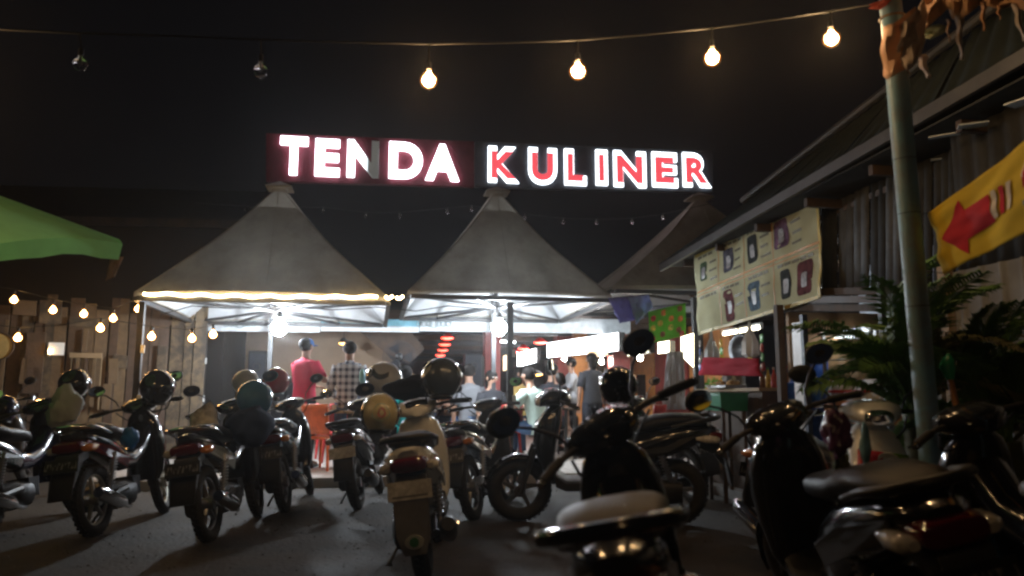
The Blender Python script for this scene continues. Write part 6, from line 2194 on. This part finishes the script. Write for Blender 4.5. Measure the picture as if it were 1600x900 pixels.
_l.new(_hf.outputs[0], _r.inputs['Fac']); _b = _n['Principled BSDF']; _l.new(_r.outputs['Color'], _b.inputs['Base Color']); _b.inputs['Roughness'].default_value = .9


def stand(px, Y):
    p = at(px, 600, Y)
    return Vector((p.x, p.y, FLOORZ))


CAPB = fabric('blue_cap_cloth', (.02, .08, .24), .03)
person('person in a red t-shirt and blue cap standing with back turned by the beige wall', stand(476, 11.0), AW - .5, REDSH, BLACKTR, cap=CAPB, armL=((.10, .23, 1.12), (.32, .12, 1.10)), armR=((.05, -.30, 1.16), (.30, -.30, 1.22)), s=1.03)
person('person in a black and white checked shirt and jeans standing with back turned', stand(545, 10.9), AW + .1, CHECK, JEANS, long=True, armL=((.0, .26, 1.10), (.22, .20, .98)), armR=((.02, -.27, 1.1), (.2, -.18, 1.0)), hair=True, s=1.0)
person('seated person in a turquoise shirt behind the white helmet', stand(632, 11.6), PI - .4, TEALSH, BLACKTR, sit=True, s=1.12, armL=((.12, .25, .66), (.34, .12, .74)), armR=((.1, -.26, .66), (.36, -.1, .72)))
person('seated person in a pale mint shirt leaning on a table beside the slim post', stand(842, 12.2), AW + .9, MINT, JEANS, sit=True, bend=.25, s=1.12, armL=((.25, .28, .72), (.5, .2, .74)), armR=((.25, -.28, .72), (.5, -.1, .74)))
person('person in a dark shirt sitting beyond the pale mint shirt', stand(862, 13.6), AW - .6, DARKSH, BLACKTR, sit=True, s=1.22)
person('person in a striped shirt at the far stall counter', stand(893, 14.2), PI, STRIPE, BLACKTR, armL=((.10, .23, 1.12), (.34, .12, 1.10)), armR=((.1, -.26, 1.16), (.36, -.1, 1.2)), s=.96)
person('dark clothed person sitting left of the slim tent post', stand(768, 13.0), -AW + .6, DARKSH, JEANS, sit=True, s=1.1, female=True)
person('dark clothed person standing at the stalls under the long white sign', stand(925, 13.2), AW + .4, DARKSH, BLACKTR, s=.98, female=True)
person('person in a brown top sitting under the middle red lamps', stand(708, 14.5), AW + 2.2, fabric('brown_top', (.22, .10, .05), .05), BLACKTR, sit=True, s=1.2, armL=((.12, .25, .66), (.34, .12, .74)), armR=((.1, -.26, .66), (.36, -.1, .72)))
person('person in a grey hooded top sitting behind the big gold striped helmet', stand(735, 13.4), AW + .3, fabric('grey_hood_top', (.16, .16, .17), .05), JEANS, sit=True, s=1.2, bend=.15)
person('person in an ochre top sitting right of the slim tent post', stand(812, 14.6), AW - 2.0, fabric('ochre_top', (.45, .30, .10), .05), BLACKTR, sit=True, s=1.2, female=True)
person('person in a white t-shirt standing deep in the hall near the dark passage', stand(668, 16.5), AW + .2, fabric('white_tshirt', (.6, .6, .58), .05), JEANS, s=.98)
for (px, Y, w, lab) in ((708, 14.5, .36, 'dark stool under the person in the brown top'), (735, 13.4, .36, 'dark stool under the person in the grey hooded top'), (812, 14.6, .36, 'dark stool under the person in the ochre top'), (632, 11.6, .36, 'dark stool under the person in turquoise'), (842, 12.2, .36, 'dark stool under the person in pale mint'), (862, 13.6, .36, 'dark stool under the person in the dark shirt'), (768, 13.0, .36, 'dark stool under the person left of the slim post')):
    p = stand(px, Y)
    t = thing('stool', lab, 'stool', p, group='stools in the hall')
    m = MB(); m.tube([(0, 0, .36), (0, 0, .40)], .17, 16); m.build('seat', DARKWOOD, t)
    for k in range(4):
        m = MB(); a = k * PI / 2 + .78; m.tube([(.11 * math.cos(a), .11 * math.sin(a), .37), (.15 * math.cos(a), .15 * math.sin(a), 0)], .014, 8); m.build('leg', DARKSTEEL, t)
o = lump('drink_cup', 'pale blue cup held up between the checked shirt and the white helmet', 'cup', at(566, 588, 10.2), (.04, .04, .10), mat('pale_blue_cup', (.25, .55, .65), .4), 9, .05, 2)

table(722, 637, 14.0, 1.2, .7, 'dark dining table between the brown and the grey hooded tops', DARKWOOD)

# ================================================================== haze added for glow round the lamps: one closed box round the whole place
HZ = bpy.data.materials.new('lamp_glow_haze')
HZ.use_nodes = True
HZ.node_tree.nodes.remove(HZ.node_tree.nodes['Principled BSDF'])
pv = HZ.node_tree.nodes.new('ShaderNodeVolumePrincipled')
pv.inputs['Color'].default_value = (.9, .9, .9, 1)
pv.inputs['Density'].default_value = .0021
pv.inputs['Anisotropy'].default_value = .85
HZ.node_tree.links.new(pv.outputs['Volume'], HZ.node_tree.nodes['Material Output'].inputs['Volume'])
m = MB()
m.box((0, 35, 3.1), (140, 150, 8.2))
hz_ = m.build('haze', HZ, smooth=False)
tag(hz_, 'thin haze added for lamp glow over the car park and the tents', 'haze', kind='stuff')
